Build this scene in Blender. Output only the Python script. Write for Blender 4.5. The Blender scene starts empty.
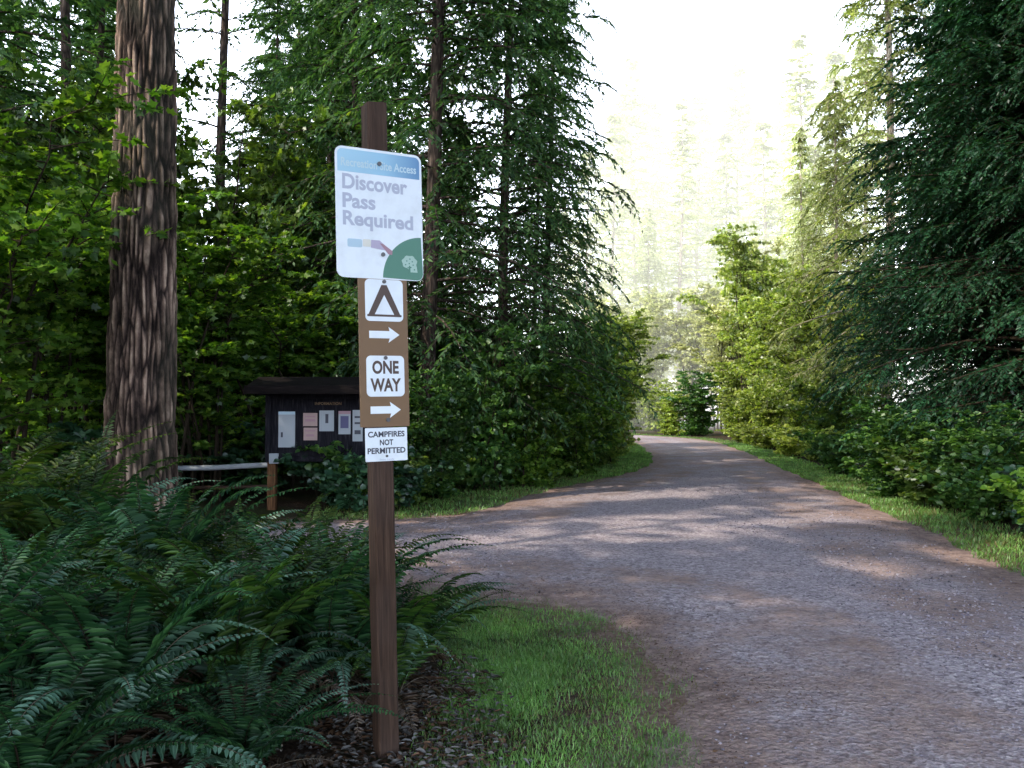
import bpy, math, random
import numpy as np
from mathutils import Vector, Matrix, Euler, noise as mnoise

random.seed(7)
R = math.radians
sc = bpy.context.scene
COL = sc.collection
F_PX = 850.0
CAM_H = 1.6
HOR = 410.0

# ------------------------------------------------------------------ basic helpers
def at(px, d, z=0.0):
    """place on the ground, d metres ahead, seen in pixel column px"""
    return Vector(((px - 512.0) * d / F_PX, d, z))

def tag(o, label=None, cat=None, group=None, kind=None):
    if label: o['label'] = label
    if cat: o['category'] = cat
    if group: o['group'] = group
    if kind: o['kind'] = kind
    return o

def empty(name, loc=(0, 0, 0), rot=(0, 0, 0), parent=None):
    o = bpy.data.objects.new(name, None)
    o.empty_display_size = 0.2
    o.location = loc
    o.rotation_euler = rot
    COL.objects.link(o)
    if parent: o.parent = parent
    return o

def link(name, me, parent=None, loc=None, rot=None):
    o = bpy.data.objects.new(name, me)
    COL.objects.link(o)
    if parent: o.parent = parent
    if loc is not None: o.location = loc
    if rot is not None: o.rotation_euler = rot
    return o

def mesh_np(name, V, F, mats, smooth=False, attrs=None, midx=None):
    """V (n,3); F list of (k, index array (m,k))"""
    me = bpy.data.meshes.new(name)
    V = np.asarray(V, dtype=np.float32)
    if isinstance(F, np.ndarray): F = [F]
    me.vertices.add(len(V))
    me.vertices.foreach_set('co', V.ravel())
    idx = np.concatenate([f.ravel() for f in F]).astype(np.int32)
    tot = np.concatenate([np.full(len(f), f.shape[1]) for f in F]).astype(np.int32)
    start = np.concatenate([[0], np.cumsum(tot)[:-1]]).astype(np.int32)
    me.loops.add(len(idx))
    me.loops.foreach_set('vertex_index', idx)
    me.polygons.add(len(tot))
    me.polygons.foreach_set('loop_start', start)
    if midx is not None:
        me.polygons.foreach_set('material_index', np.asarray(midx, dtype=np.int32))
    if not isinstance(mats, (list, tuple)): mats = [mats]
    for m in mats: me.materials.append(m)
    if attrs:
        for k, a in attrs.items():
            at_ = me.attributes.new(k, 'FLOAT', 'POINT')
            at_.data.foreach_set('value', np.asarray(a, dtype=np.float32))
    me.update(calc_edges=True)
    if smooth:
        me.polygons.foreach_set('use_smooth', np.ones(len(tot), dtype=bool))
    return me

def norm(a):
    return a / np.maximum(np.linalg.norm(a, axis=-1, keepdims=True), 1e-9)

# leaf templates: columns = along, across, up
KITE = (np.array([[0, 0, 0], [.4, -.5, .0], [1, 0, 0], [.4, .5, .0]], float), np.array([[0, 1, 2, 3]]))
LEAF6 = (np.array([[0, 0, 0], [.3, -.5, .10], [.72, -.36, .08], [1, 0, -.06], [.72, .36, .08], [.3, .5, .10]], float),
         np.array([[0, 1, 2, 3], [0, 3, 4, 5]]))
_ml = [(0, 0), (.12, -.42), (.34, -.24), (.5, -.56), (.62, -.22), (1, 0), (.62, .22), (.5, .56), (.34, .24), (.12, .42)]
MAPLE = (np.array([[a, b, .12 * abs(b)] for a, b in _ml], float),
         np.array([[0, 1, 2, 8], [0, 8, 9, 9], [2, 3, 4, 8], [4, 6, 8, 8], [4, 5, 6, 6], [6, 7, 8, 8]]))
MAPLE = (MAPLE[0], [np.array([[0, 1, 2], [0, 8, 9], [2, 3, 4], [4, 5, 6], [6, 7, 8], [0, 2, 8], [2, 4, 8], [4, 6, 8]])])
BLADE = (np.array([[0, -.5, 0], [0, .5, 0], [.55, .35, .06], [.55, -.35, .06], [1, 0, .22]], float),
         [np.array([[0, 1, 2, 3]]), np.array([[3, 2, 4]])])

def cloud(tmpl, P, D, N, ln, wd):
    """instances of a small template: P base, D direction, N approx normal, ln, wd arrays"""
    tv, tf = tmpl
    D = norm(D)
    S = norm(np.cross(N, D))
    U = np.cross(D, S)
    n = len(P)
    ln = np.broadcast_to(ln, (n,)); wd = np.broadcast_to(wd, (n,))
    V = (P[:, None, :] + D[:, None, :] * (tv[None, :, 0:1] * ln[:, None, None])
         + S[:, None, :] * (tv[None, :, 1:2] * wd[:, None, None])
         + U[:, None, :] * (tv[None, :, 2:3] * ln[:, None, None]))
    k = len(tv)
    if not isinstance(tf, list): tf = [tf]
    Fs = [(f[None, :, :] + (np.arange(n) * k)[:, None, None]).reshape(-1, f.shape[1]) for f in tf]
    return V.reshape(-1, 3), Fs

def tubes(paths, radii, k=5):
    """paths (N,M,3), radii (N,M)"""
    paths = np.asarray(paths, float); radii = np.asarray(radii, float)
    N, M, _ = paths.shape
    T = np.empty_like(paths)
    T[:, 1:-1] = paths[:, 2:] - paths[:, :-2]
    T[:, 0] = paths[:, 1] - paths[:, 0]
    T[:, -1] = paths[:, -1] - paths[:, -2]
    T = norm(T)
    ref = np.where(np.abs(T[:, :, 2:3]) > .9, np.array([[[1., 0, 0]]]), np.array([[[0, 0, 1.]]]))
    A = norm(np.cross(ref, T)); B = np.cross(T, A)
    ang = np.arange(k) * 2 * math.pi / k
    V = (paths[:, :, None, :] + radii[:, :, None, None] * (A[:, :, None, :] * np.cos(ang)[None, None, :, None]
         + B[:, :, None, :] * np.sin(ang)[None, None, :, None]))
    i = np.arange(N)[:, None, None] * M * k; j = np.arange(M - 1)[None, :, None] * k; a = np.arange(k)[None, None, :]
    a2 = (a + 1) % k
    Fq = np.stack([i + j + a, i + j + a2, i + j + k + a2, i + j + k + a], -1).reshape(-1, 4)
    return V.reshape(-1, 3), Fq

def merge(parts):
    """parts list of (V, [F..], mat index)"""
    Vs, Fs, mi, off = [], [], [], 0
    for V, F, m in parts:
        if not isinstance(F, list): F = [F]
        Vs.append(V)
        for f in F:
            Fs.append(f + off); mi.append(np.full(len(f), m))
        off += len(V)
    return np.concatenate(Vs), Fs, np.concatenate(mi)

# ------------------------------------------------------------------ materials
class NT:
    def __init__(s, name):
        s.m = bpy.data.materials.new(name); s.m.use_nodes = True
        s.t = s.m.node_tree; s.t.nodes.clear()
        s.out = s.n('ShaderNodeOutputMaterial')
    def n(s, t, **kw):
        x = s.t.nodes.new(t)
        for k, v in kw.items():
            if k.startswith('i_'):
                x.inputs[int(k[2:]) if k[2:].isdigit() else k[2:].replace('_', ' ')].default_value = v
            else: setattr(x, k, v)
        return x
    def l(s, a, b): s.t.links.new(a, b)
    def ramp(s, fac, stops, interp='LINEAR'):
        r = s.n('ShaderNodeValToRGB'); r.color_ramp.interpolation = interp
        e = r.color_ramp.elements
        while len(e) < len(stops): e.new(0.5)
        for i, (p, c) in enumerate(stops):
            e[i].position = p; e[i].color = (c[0], c[1], c[2], 1) if not isinstance(c, (int, float)) else (c, c, c, 1)
        s.l(fac, r.inputs[0]); return r.outputs[0]
    def noise(s, scale, detail=4, rough=.55, vec=None, dist=0.0):
        x = s.n('ShaderNodeTexNoise'); x.inputs['Scale'].default_value = scale
        x.inputs['Detail'].default_value = detail; x.inputs['Roughness'].default_value = rough
        x.inputs['Distortion'].default_value = dist
        if vec is not None: s.l(vec, x.inputs['Vector'])
        return x.outputs[0]
    def pos(s, which='Object', scale=None):
        tc = s.n('ShaderNodeTexCoord'); o = tc.outputs[which]
        if scale:
            mp = s.n('ShaderNodeMapping'); mp.inputs['Scale'].default_value = scale
            s.l(o, mp.inputs['Vector']); o = mp.outputs[0]
        return o
    def world(s):
        return s.n('ShaderNodeNewGeometry').outputs['Position']
    def mix(s, fac, a, b, mode='MIX'):
        x = s.n('ShaderNodeMix', data_type='RGBA', blend_type=mode)
        for sock, v in ((x.inputs[0], fac), (x.inputs[6], a), (x.inputs[7], b)):
            if hasattr(v, 'links') or hasattr(v, 'is_linked'): s.l(v, sock)
            elif isinstance(v, (int, float)): sock.default_value = v
            else: sock.default_value = (v[0], v[1], v[2], 1)
        return x.outputs[2]
    def math(s, op, a, b=0.0, clamp=False):
        x = s.n('ShaderNodeMath', operation=op); x.use_clamp = clamp
        for i, v in enumerate((a, b)):
            if hasattr(v, 'is_linked'): s.l(v, x.inputs[i])
            else: x.inputs[i].default_value = v
        return x.outputs[0]
    def pbsdf(s, col, rough=.7, spec=.3, bump=None, bstr=.3, bdist=.02):
        b = s.n('ShaderNodeBsdfPrincipled')
        if hasattr(col, 'is_linked'): s.l(col, b.inputs['Base Color'])
        else: b.inputs['Base Color'].default_value = (col[0], col[1], col[2], 1)
        if hasattr(rough, 'is_linked'): s.l(rough, b.inputs['Roughness'])
        else: b.inputs['Roughness'].default_value = rough
        b.inputs['Specular IOR Level'].default_value = spec
        if bump is not None:
            bp = s.n('ShaderNodeBump'); bp.inputs['Strength'].default_value = bstr
            bp.inputs['Distance'].default_value = bdist
            s.l(bump, bp.inputs['Height']); s.l(bp.outputs[0], b.inputs['Normal'])
        s.l(b.outputs[0], s.out.inputs[0])
        return s.m

def leaf_mat(name, c_dark, c_mid, c_light, trans=.45, tcol=None, gloss=.06, patch=.6):
    t = NT(name)
    g = t.n('ShaderNodeNewGeometry')
    rnd = t.ramp(g.outputs['Random Per Island'], [(0, c_dark), (.55, c_mid), (1, c_light)])
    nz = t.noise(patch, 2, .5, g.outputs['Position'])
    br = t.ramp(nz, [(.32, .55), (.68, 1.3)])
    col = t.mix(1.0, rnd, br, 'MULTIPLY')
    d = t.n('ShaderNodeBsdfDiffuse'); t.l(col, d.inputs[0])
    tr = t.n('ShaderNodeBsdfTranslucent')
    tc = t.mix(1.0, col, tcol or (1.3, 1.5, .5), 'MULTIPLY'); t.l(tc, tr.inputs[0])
    mx = t.n('ShaderNodeMixShader'); mx.inputs[0].default_value = trans
    t.l(d.outputs[0], mx.inputs[1]); t.l(tr.outputs[0], mx.inputs[2])
    gl = t.n('ShaderNodeBsdfGlossy'); gl.inputs['Roughness'].default_value = .42
    gl.inputs[0].default_value = (.9, .95, 1, 1)
    m2 = t.n('ShaderNodeMixShader'); m2.inputs[0].default_value = gloss
    t.l(mx.outputs[0], m2.inputs[1]); t.l(gl.outputs[0], m2.inputs[2])
    t.l(m2.outputs[0], t.out.inputs[0])
    return t.m

M = {}
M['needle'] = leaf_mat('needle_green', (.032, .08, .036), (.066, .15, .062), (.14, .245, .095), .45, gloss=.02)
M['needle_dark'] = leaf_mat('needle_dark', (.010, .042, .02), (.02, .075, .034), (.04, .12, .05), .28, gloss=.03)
M['needle_sun'] = leaf_mat('needle_sunny', (.12, .16, .05), (.26, .31, .10), (.5, .5, .24), .45, gloss=.05)  # sunlight put into the needle colour
M['needle_sunwashed'] = leaf_mat('needle_sunwashed', (.38, .40, .22), (.58, .60, .38), (.8, .8, .6), .4, gloss=.05)  # sun and overexposure put into a washed out needle colour
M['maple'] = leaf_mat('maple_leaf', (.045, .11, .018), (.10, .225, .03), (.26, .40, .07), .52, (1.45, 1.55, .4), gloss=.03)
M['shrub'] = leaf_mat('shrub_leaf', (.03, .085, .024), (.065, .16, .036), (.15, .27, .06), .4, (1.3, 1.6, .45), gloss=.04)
M['shrub_lit'] = leaf_mat('half_lit_leaf', (.06, .12, .025), (.12, .22, .04), (.26, .36, .08), .5, (1.4, 1.5, .4), gloss=.05)  # partial sunlight put into the leaf colour
M['leaf_sunwashed'] = leaf_mat('sunwashed_leaf', (.3, .34, .12), (.52, .56, .26), (.8, .8, .5), .5, (1.2, 1.2, .7), gloss=.04)  # strong far light put into the leaf colour
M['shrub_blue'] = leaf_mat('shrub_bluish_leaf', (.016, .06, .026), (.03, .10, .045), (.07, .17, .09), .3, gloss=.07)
M['shrub_sun'] = leaf_mat('sunny_leaf', (.13, .19, .03), (.28, .37, .07), (.52, .56, .18), .5, (1.4, 1.5, .5), gloss=.06)  # direct sun put into this brighter leaf colour
M['fern'] = leaf_mat('fern_leaf', (.009, .04, .016), (.024, .085, .03), (.065, .165, .06), .28, gloss=.025, patch=2.2)
M['fern_mid'] = leaf_mat('fern_mid_leaf', (.012, .04, .008), (.034, .088, .014), (.08, .15, .028), .35, gloss=.03, patch=1.5)
M['fern_gold'] = leaf_mat('fern_golden_leaf', (.02, .045, .008), (.045, .085, .012), (.10, .14, .025), .35, gloss=.02, patch=2.2)
M['fern_pale'] = leaf_mat('fern_pale_leaf', (.05, .13, .08), (.10, .22, .15), (.17, .32, .23), .25, gloss=.07, patch=3)  # teal light on the fronds put into a paler colour
M['fern_dead'] = leaf_mat('fern_dead_leaf', (.07, .045, .03), (.13, .085, .055), (.22, .17, .12), .2, (1.2, 1, .7), gloss=.04)
M['grass'] = leaf_mat('grass_blade', (.09, .21, .045), (.17, .36, .08), (.30, .50, .14), .35, (1.2, 1.4, .4), gloss=.05, patch=2.)
M['grass_dry'] = leaf_mat('grass_dry_blade', (.12, .11, .04), (.17, .16, .06), (.26, .23, .1), .3, gloss=.03)
M['litter'] = leaf_mat('dead_leaf', (.06, .05, .045), (.17, .155, .145), (.36, .35, .34), .1, (1, .9, .8), gloss=.06)
M['litter_br'] = leaf_mat('dead_leaf_brown', (.06, .03, .018), (.13, .07, .04), (.24, .14, .08), .1, (1, .8, .6), gloss=.04)

def bark(name, c1, c2, c3, scale=(6, 6, 1.2), bstr=.8):
    t = NT(name); v = t.pos('Object', scale)
    n1 = t.noise(2.2, 6, .62, v, .6)
    vo = t.n('ShaderNodeTexVoronoi', feature='DISTANCE_TO_EDGE'); vo.inputs['Scale'].default_value = 2.0
    t.l(v, vo.inputs['Vector'])
    h = t.math('ADD', t.math('MULTIPLY', vo.outputs[0], 1.2), n1)
    col = t.ramp(h, [(.35, c1), (.7, c2), (1.1, c3)])
    return t.pbsdf(col, .9, .15, h, bstr, .04)
M['bark'] = bark('fir_bark', (.018, .014, .013), (.075, .055, .046), (.16, .12, .10))
M['bark_sunwashed'] = bark('sunwashed_bark', (.2, .16, .13), (.38, .31, .25), (.55, .48, .4))  # bark colour lightened to look washed out by sunlight
M['twig'] = NT('twig').pbsdf((.035, .026, .018), .85, .15)
M['twig_pale'] = NT('twig_pale').pbsdf((.2, .17, .13), .85, .15)

def big_bark():
    t = NT('furrowed_bark')
    a = t.n('ShaderNodeAttribute', attribute_name='ridge')
    v = t.pos('Object', (9, 9, 4)); n1 = t.noise(3, 8, .7, v)
    h = t.math('ADD', a.outputs['Fac'], t.math('MULTIPLY', t.math('SUBTRACT', n1, .5), .7))
    col = t.ramp(h, [(.12, (.02, .014, .013)), (.42, (.09, .062, .05)), (.78, (.25, .17, .13)), (1.0, (.46, .34, .26))])
    n3 = t.noise(2.2, 5, .6, t.pos('Object', (1.5, 1.5, .8)))
    col = t.mix(1.0, col, t.ramp(n3, [(.38, .3), (.6, 1.15)]), 'MULTIPLY')
    n2 = t.noise(.9, 3, .5, t.pos('Object', (1, 1, .5)))
    col = t.mix(t.ramp(n2, [(.45, 0), (.75, .5)]), col, (.10, .11, .075))
    return t.pbsdf(col, .9, .15, n1, .7, .03)
M['bigbark'] = big_bark()

# ------------------------------------------------------------------ signpost materials
def post_mat():
    t = NT('stained_post_wood'); v = t.pos('Object', (30, 30, 1.6))
    n1 = t.noise(2.0, 6, .6, v, .8)
    n2 = t.noise(1.2, 3, .5, t.pos('Object', (2, 2, 1.3)))
    col = t.ramp(n1, [(.3, (.020, .012, .008)), (.55, (.052, .029, .019)), (.75, (.09, .055, .036))])
    col = t.mix(t.ramp(n2, [(.4, 0), (.7, .45)]), col, (.075, .055, .05))
    return t.pbsdf(col, .8, .2, n1, .4, .006)
M['post'] = post_mat()
def sheet_mat(name, c, rough=.35, dirt=.12, spec=.5):
    t = NT(name); n1 = t.noise(9, 6, .65, t.pos('Object'))
    col = t.mix(t.ramp(n1, [(.45, 0), (.8, dirt)]), c, (c[0] * .5 + .02, c[1] * .5 + .02, c[2] * .48 + .01))
    return t.pbsdf(col, rough, spec)
M['white_sheet'] = sheet_mat('white_sign_sheet', (.74, .81, .88), .35, .3)
M['sign_edge'] = sheet_mat('metal_edge', (.75, .75, .74), .4)
M['brown_sheet'] = sheet_mat('brown_sign_sheet', (.17, .095, .042), .5, .35)
M['brown_ink'] = sheet_mat('brown_ink', (.075, .045, .035), .5)
M['black_ink'] = sheet_mat('dark_ink', (.03, .035, .06), .5)
M['slate_ink'] = sheet_mat('slate_ink', (.42, .46, .58), .5)
M['green_ink'] = sheet_mat('green_ink', (.06, .20, .14), .4)
M['pale_green'] = sheet_mat('pale_green_ink', (.35, .52, .46), .5)
M['bolt'] = sheet_mat('bolt_steel', (.08, .08, .09), .35)
M['purple_ink'] = sheet_mat('purple_ink', (.42, .38, .52), .5)
M['cream_ink'] = sheet_mat('cream_ink', (.68, .68, .62), .5)
M['sky_ink'] = sheet_mat('sky_ink', (.42, .58, .70), .5)
M['pale_blue'] = sheet_mat('pale_blue_ink', (.5, .66, .74), .5)
M['rust_ink'] = sheet_mat('rust_ink', (.34, .2, .25), .5)
def banner_mat():
    t = NT('blue_banner_ink'); x = t.n('ShaderNodeSeparateXYZ'); t.l(t.pos('Object'), x.inputs[0])
    f = t.math('MULTIPLY_ADD', x.outputs[0], 2.3)
    f.node.inputs[2].default_value = .5
    col = t.ramp(f, [(0, (.36, .60, .75)), (.55, (.28, .52, .70)), (1, (.08, .22, .44))])
    return t.pbsdf(col, .4, .5)
M['banner'] = banner_mat()

# ------------------------------------------------------------------ shape helpers for hard things
def box_vf(c, s, bevel=0.0):
    x, y, z = s[0] / 2, s[1] / 2, s[2] / 2
    V = np.array([[a * x, b * y, d * z] for a in (-1, 1) for b in (-1, 1) for d in (-1, 1)]) + np.array(c)
    F = np.array([[0, 1, 3, 2], [4, 6, 7, 5], [0, 4, 5, 1], [2, 3, 7, 6], [0, 2, 6, 4], [1, 5, 7, 3]])
    return V, F
def boxes(name, items, mat, parent=None, bevel=.004, loc=None, rot=None):
    V, F, mi = merge([(box_vf(c, s)[0], box_vf(c, s)[1], 0) for c, s in items])
    me = mesh_np(name, V, F, mat)
    o = link(name, me, parent, loc, rot)
    if bevel:
        b = o.modifiers.new('edge', 'BEVEL'); b.width = bevel; b.segments = 2
    return o
def plate(name, pts, y0, y1, mat, parent):
    """extruded outline in the x-z plane; front face at y0 (towards -y), back at y1"""
    n = len(pts)
    V = [(p[0], y0, p[1]) for p in pts] + [(p[0], y1, p[1]) for p in pts]
    me = bpy.data.meshes.new(name)
    F = [tuple(range(n)), tuple(range(2 * n - 1, n - 1, -1))] + [(i, i + n, (i + 1) % n + n, (i + 1) % n) for i in range(n)]
    me.from_pydata(V, [], F); me.materials.append(mat); me.update()
    import bmesh
    bm = bmesh.new(); bm.from_mesh(me); bmesh.ops.recalc_face_normals(bm, faces=bm.faces); bm.to_mesh(me); bm.free()
    return link(name, me, parent)
def rrect(w, h, r, cx=0, cz=0, seg=6):
    pts = []
    for (sx, sz, a0) in ((1, 1, 0), (-1, 1, 90), (-1, -1, 180), (1, -1, 270)):
        for i in range(seg + 1):
            a = R(a0 + 90 * i / seg)
            pts.append((cx + sx * (w / 2 - r) + r * math.cos(a), cz + sz * (h / 2 - r) + r * math.sin(a)))
    return pts
def text(name, body, x, z, w, h, y, mat, parent, bold=.02, align='LEFT', th=.0006):
    cu = bpy.data.curves.new(name, 'FONT'); cu.body = body; cu.size = 1; cu.offset = bold; cu.resolution_u = 4
    cu.align_x = 'LEFT'
    tmp = bpy.data.objects.new('tmp', cu); COL.objects.link(tmp)
    dg = bpy.context.evaluated_depsgraph_get(); dg.update()
    me = bpy.data.meshes.new_from_object(tmp.evaluated_get(dg)); me.name = name
    bpy.data.objects.remove(tmp); bpy.data.curves.remove(cu)
    n = len(me.vertices); co = np.empty(n * 3, np.float32); me.vertices.foreach_get('co', co); co = co.reshape(-1, 3)
    x0, x1, y0, y1 = co[:, 0].min(), co[:, 0].max(), co[:, 1].min(), co[:, 1].max()
    sx = w / (x1 - x0); sz = h / (y1 - y0)
    xs = (co[:, 0] - x0) * sx + x
    if align == 'CENTER': xs -= w / 2
    V = np.stack([xs, np.full(n, y), (co[:, 1] - y0) * sz + z], -1)
    me.vertices.foreach_set('co', V.astype(np.float32).ravel())
    me.materials.clear(); me.materials.append(mat); me.update()
    o = link(name, me, parent)
    return o
def disc(name, x, z, r, y, mat, parent, depth=.006, seg=12):
    return plate(name, [(x + r * math.cos(2 * math.pi * i / seg), z + r * math.sin(2 * math.pi * i / seg)) for i in range(seg)], y - depth, y, mat, parent)

# ------------------------------------------------------------------ SIGNPOST
TH = R(29)
def signpost():
    root = empty('signpost', at(387.5, 4.0), (0, 0, 0))
    root.rotation_euler = Euler((0, 0, TH))
    tag(root, 'tall brown wooden post carrying pass, campsite, one way and campfire signs among ferns', 'signpost')
    # lean of the post, to the left as seen along +y
    lean = Matrix.Rotation(R(-1.35), 4, 'Y')
    root.matrix_world = Matrix.Translation(at(387.5, 4.0)) @ lean @ Matrix.Rotation(TH, 4, 'Z')
    H = 3.05; w = .098
    # post with chamfered, weathered top
    nz = 60; V = []
    for i in range(nz + 1):
        z = -.15 + (H + .15) * i / nz
        for (sx, sy) in ((-1, -1), (1, -1), (1, 1), (-1, 1)):
            for (ax, ay) in (((1, .86) if sx * sy > 0 else (.86, 1)), ((.86, 1) if sx * sy > 0 else (1, .86))):
                k = w / 2 + .0022 * mnoise.noise(Vector((sx * 3, sy * 3, z * 5)))
                V.append((sx * ax * k, sy * ay * k, z + (0.004 * sx if i == nz else 0)))
    F = [];
    for i in range(nz):
        for a in range(8): F.append((i * 8 + a, i * 8 + (a + 1) % 8, (i + 1) * 8 + (a + 1) % 8, (i + 1) * 8 + a))
    me = bpy.data.meshes.new('post'); me.from_pydata(V, [], F + [tuple(nz * 8 + a for a in range(8))]); me.materials.append(M['post']); me.update()
    link('post', me, root)
    fy = -w / 2
    # --- pass sign 18 x 24 in
    W, Hh = .425, .605
    s = plate('pass_sign', rrect(W, Hh, .035), -.0025, 0, M['white_sheet'], root)
    s.location = (-.002, fy - .012, 2.512); s['label'] = 'white pass required sign with blue banner and green corner'
    y = -.0025
    bw, bh = W - .022, .105
    top = Hh / 2 - .012
    b = plate('blue_banner', [p for p in rrect(bw, bh, .024, 0, top - bh / 2) if p[1] > top - bh / 2] + [(-bw / 2, top - bh), (bw / 2, top - bh)], y - .0006, y, M['banner'], s)
    text('banner_lettering', 'Recreation Site Access', -.185, top - .080, .37, .040, y - .0012, M['pale_blue'], s, .02)
    text('lettering', 'Discover', -.180, .105, .318, .072, y - .0006, M['slate_ink'], s, .03)
    text('lettering', 'Pass', -.180, .018, .158, .070, y - .0006, M['slate_ink'], s, .03)
    text('lettering', 'Required', -.180, -.082, .345, .088, y - .0006, M['slate_ink'], s, .03)
    # little picture of the pass
    plate('pass_picture', rrect(.07, .038, .008, -.125, -.142), y - .0006, y, M['sky_ink'], s)
    plate('pass_picture', rrect(.038, .034, .006, -.067, -.138), y - .0008, y, M['cream_ink'], s)
    plate('pass_picture', [(-.048, -.158), (-.046, -.122), (-.005, -.122), (.03, -.150), (.02, -.166), (-.01, -.163)], y - .0010, y, M['purple_ink'], s)
    plate('pass_picture', [(-.005, -.135), (.012, -.137), (.058, -.168), (.056, -.186), (.038, -.184)], y - .0014, y, M['rust_ink'], s)
    # green quarter disc in the lower right corner
    cx, cz, rr = W / 2 - .002, -Hh / 2 + .002, .205
    corner = [(cx, cz + .03), ] + [(cx - .001 - rr * .98 * math.sin(R(a)), cz + .002 + rr * math.cos(R(a))) for a in np.linspace(2, 89, 22)] + \
             [(cx - .03, cz + .001)] + [(cx - .03 + .029 * math.sin(R(a)), cz + .03 - .029 * math.cos(R(a))) for a in (20, 40, 60, 80)]
    plate('green_corner', corner, y - .0006, y, M['green_ink'], s)
    ex, ez = W / 2 - .070, -Hh / 2 + .075
    # leafy tree emblem: a crown of little blobs over an open trunk
    k = 0
    pts = []
    for i in range(26):
        a = i / 26 * 2 * math.pi
        r_ = .038 * (1 + .07 * math.sin(7 * a))
        pts.append((ex + r_ * math.cos(a), ez + .012 + r_ * .85 * math.sin(a)))
    plate('emblem', pts, y - .0012, y, M['pale_green'], s)
    plate('emblem', [(ex - .003, ez - .004), (ex - .006, ez - .042), (ex + .004, ez - .042), (ex + .003, ez - .004)], y - .00165, y - .0002, M['green_ink'], s)
    plate('emblem', [(ex - .006, ez - .035), (ex + .040, ez - .035), (ex + .036, ez - .004), (ex + .004, ez - .02)], y - .0011, y, M['pale_green'], s)
    for (dx, dz) in ((-.014, .018), (.002, .028), (.014, .016), (-.002, .006), (.018, .0), (-.02, .0), (.006, -.012), (-.008, -.014), (.024, -.022)):
        disc('emblem', ex + dx, ez + dz, .0036, y - .0012, M['green_ink'], s, .0004, 6)
    disc('bolt', .0, top - .052, .010, y - .001, M['bolt'], s)
    disc('bolt', .01, -.187, .010, y - .001, M['bolt'], s)
    # --- brown backing board
    BW, BH, bz = .238, .70, 1.872
    b = plate('backing_board', rrect(BW, BH, .004, seg=2), -.012, 0, M['brown_sheet'], root)
    b.location = (.006, fy - .002, bz); y = -.012
    for (nm, zc, hh) in (('tent_panel', .238, .195), ('one_way_panel', -.115, .19)):
        p = plate(nm, rrect(.186, hh, .022), y - .002, y, M['white_sheet'], b); p.location = (.004, 0, zc)
        yy = y - .002
        if nm == 'tent_panel':
            t_, h0 = .022, .135
            # tent: two legs, an inner opening, a base line
            plate('tent_symbol', [(-.078, -.066), (-.048, -.066), (.0, .026), (.048, -.066), (.078, -.066), (.013, .072), (-.013, .072)], yy - .0006, yy, M['brown_ink'], p)
            plate('tent_symbol', rrect(.168, .010, .002, 0, -.071, 2), yy - .0010, yy, M['brown_ink'], p)
        else:
            text('lettering', 'ONE', 0, .010, .130, .062, yy - .0006, M['brown_ink'], p, .035, 'CENTER')
            text('lettering', 'WAY', 0, -.072, .150, .062, yy - .0006, M['brown_ink'], p, .035, 'CENTER')
        disc('bolt', 0, hh / 2 - .010, .009, yy - .001, M['bolt'], p)
    for zc in (.078, -.272):
        plate('arrow', [(-.072, zc + .017), (.028, zc + .017), (.022, zc + .037), (.076, zc), (.022, zc - .037), (.028, zc - .017), (-.072, zc - .017)], y - .002, y, M['white_sheet'], b)
    disc('bolt', .012, -.318, .010, y, M['bolt'], b)
    # --- campfire notice
    c = plate('campfire_notice', rrect(.206, .155, .004, seg=2), -.002, 0, M['white_sheet'], root)
    c.location = (.012, fy - .003, 1.440); y = -.002
    for (tx, z, w_) in (('CAMPFIRES', .034, .180), ('NOT', -.004, .066), ('PERMITTED', -.042, .186)):
        text('lettering', tx, 0, z, w_, .027, y - .0006, M['black_ink'], c, .03, 'CENTER')
    disc('bolt', 0, -.054, .006, y, M['bolt'], c, .004)
    text('lettering', 'State Lands', 0, -.073, .07, .008, y - .0006, M['slate_ink'], c, .0, 'CENTER')
    return root
signpost()

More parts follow.
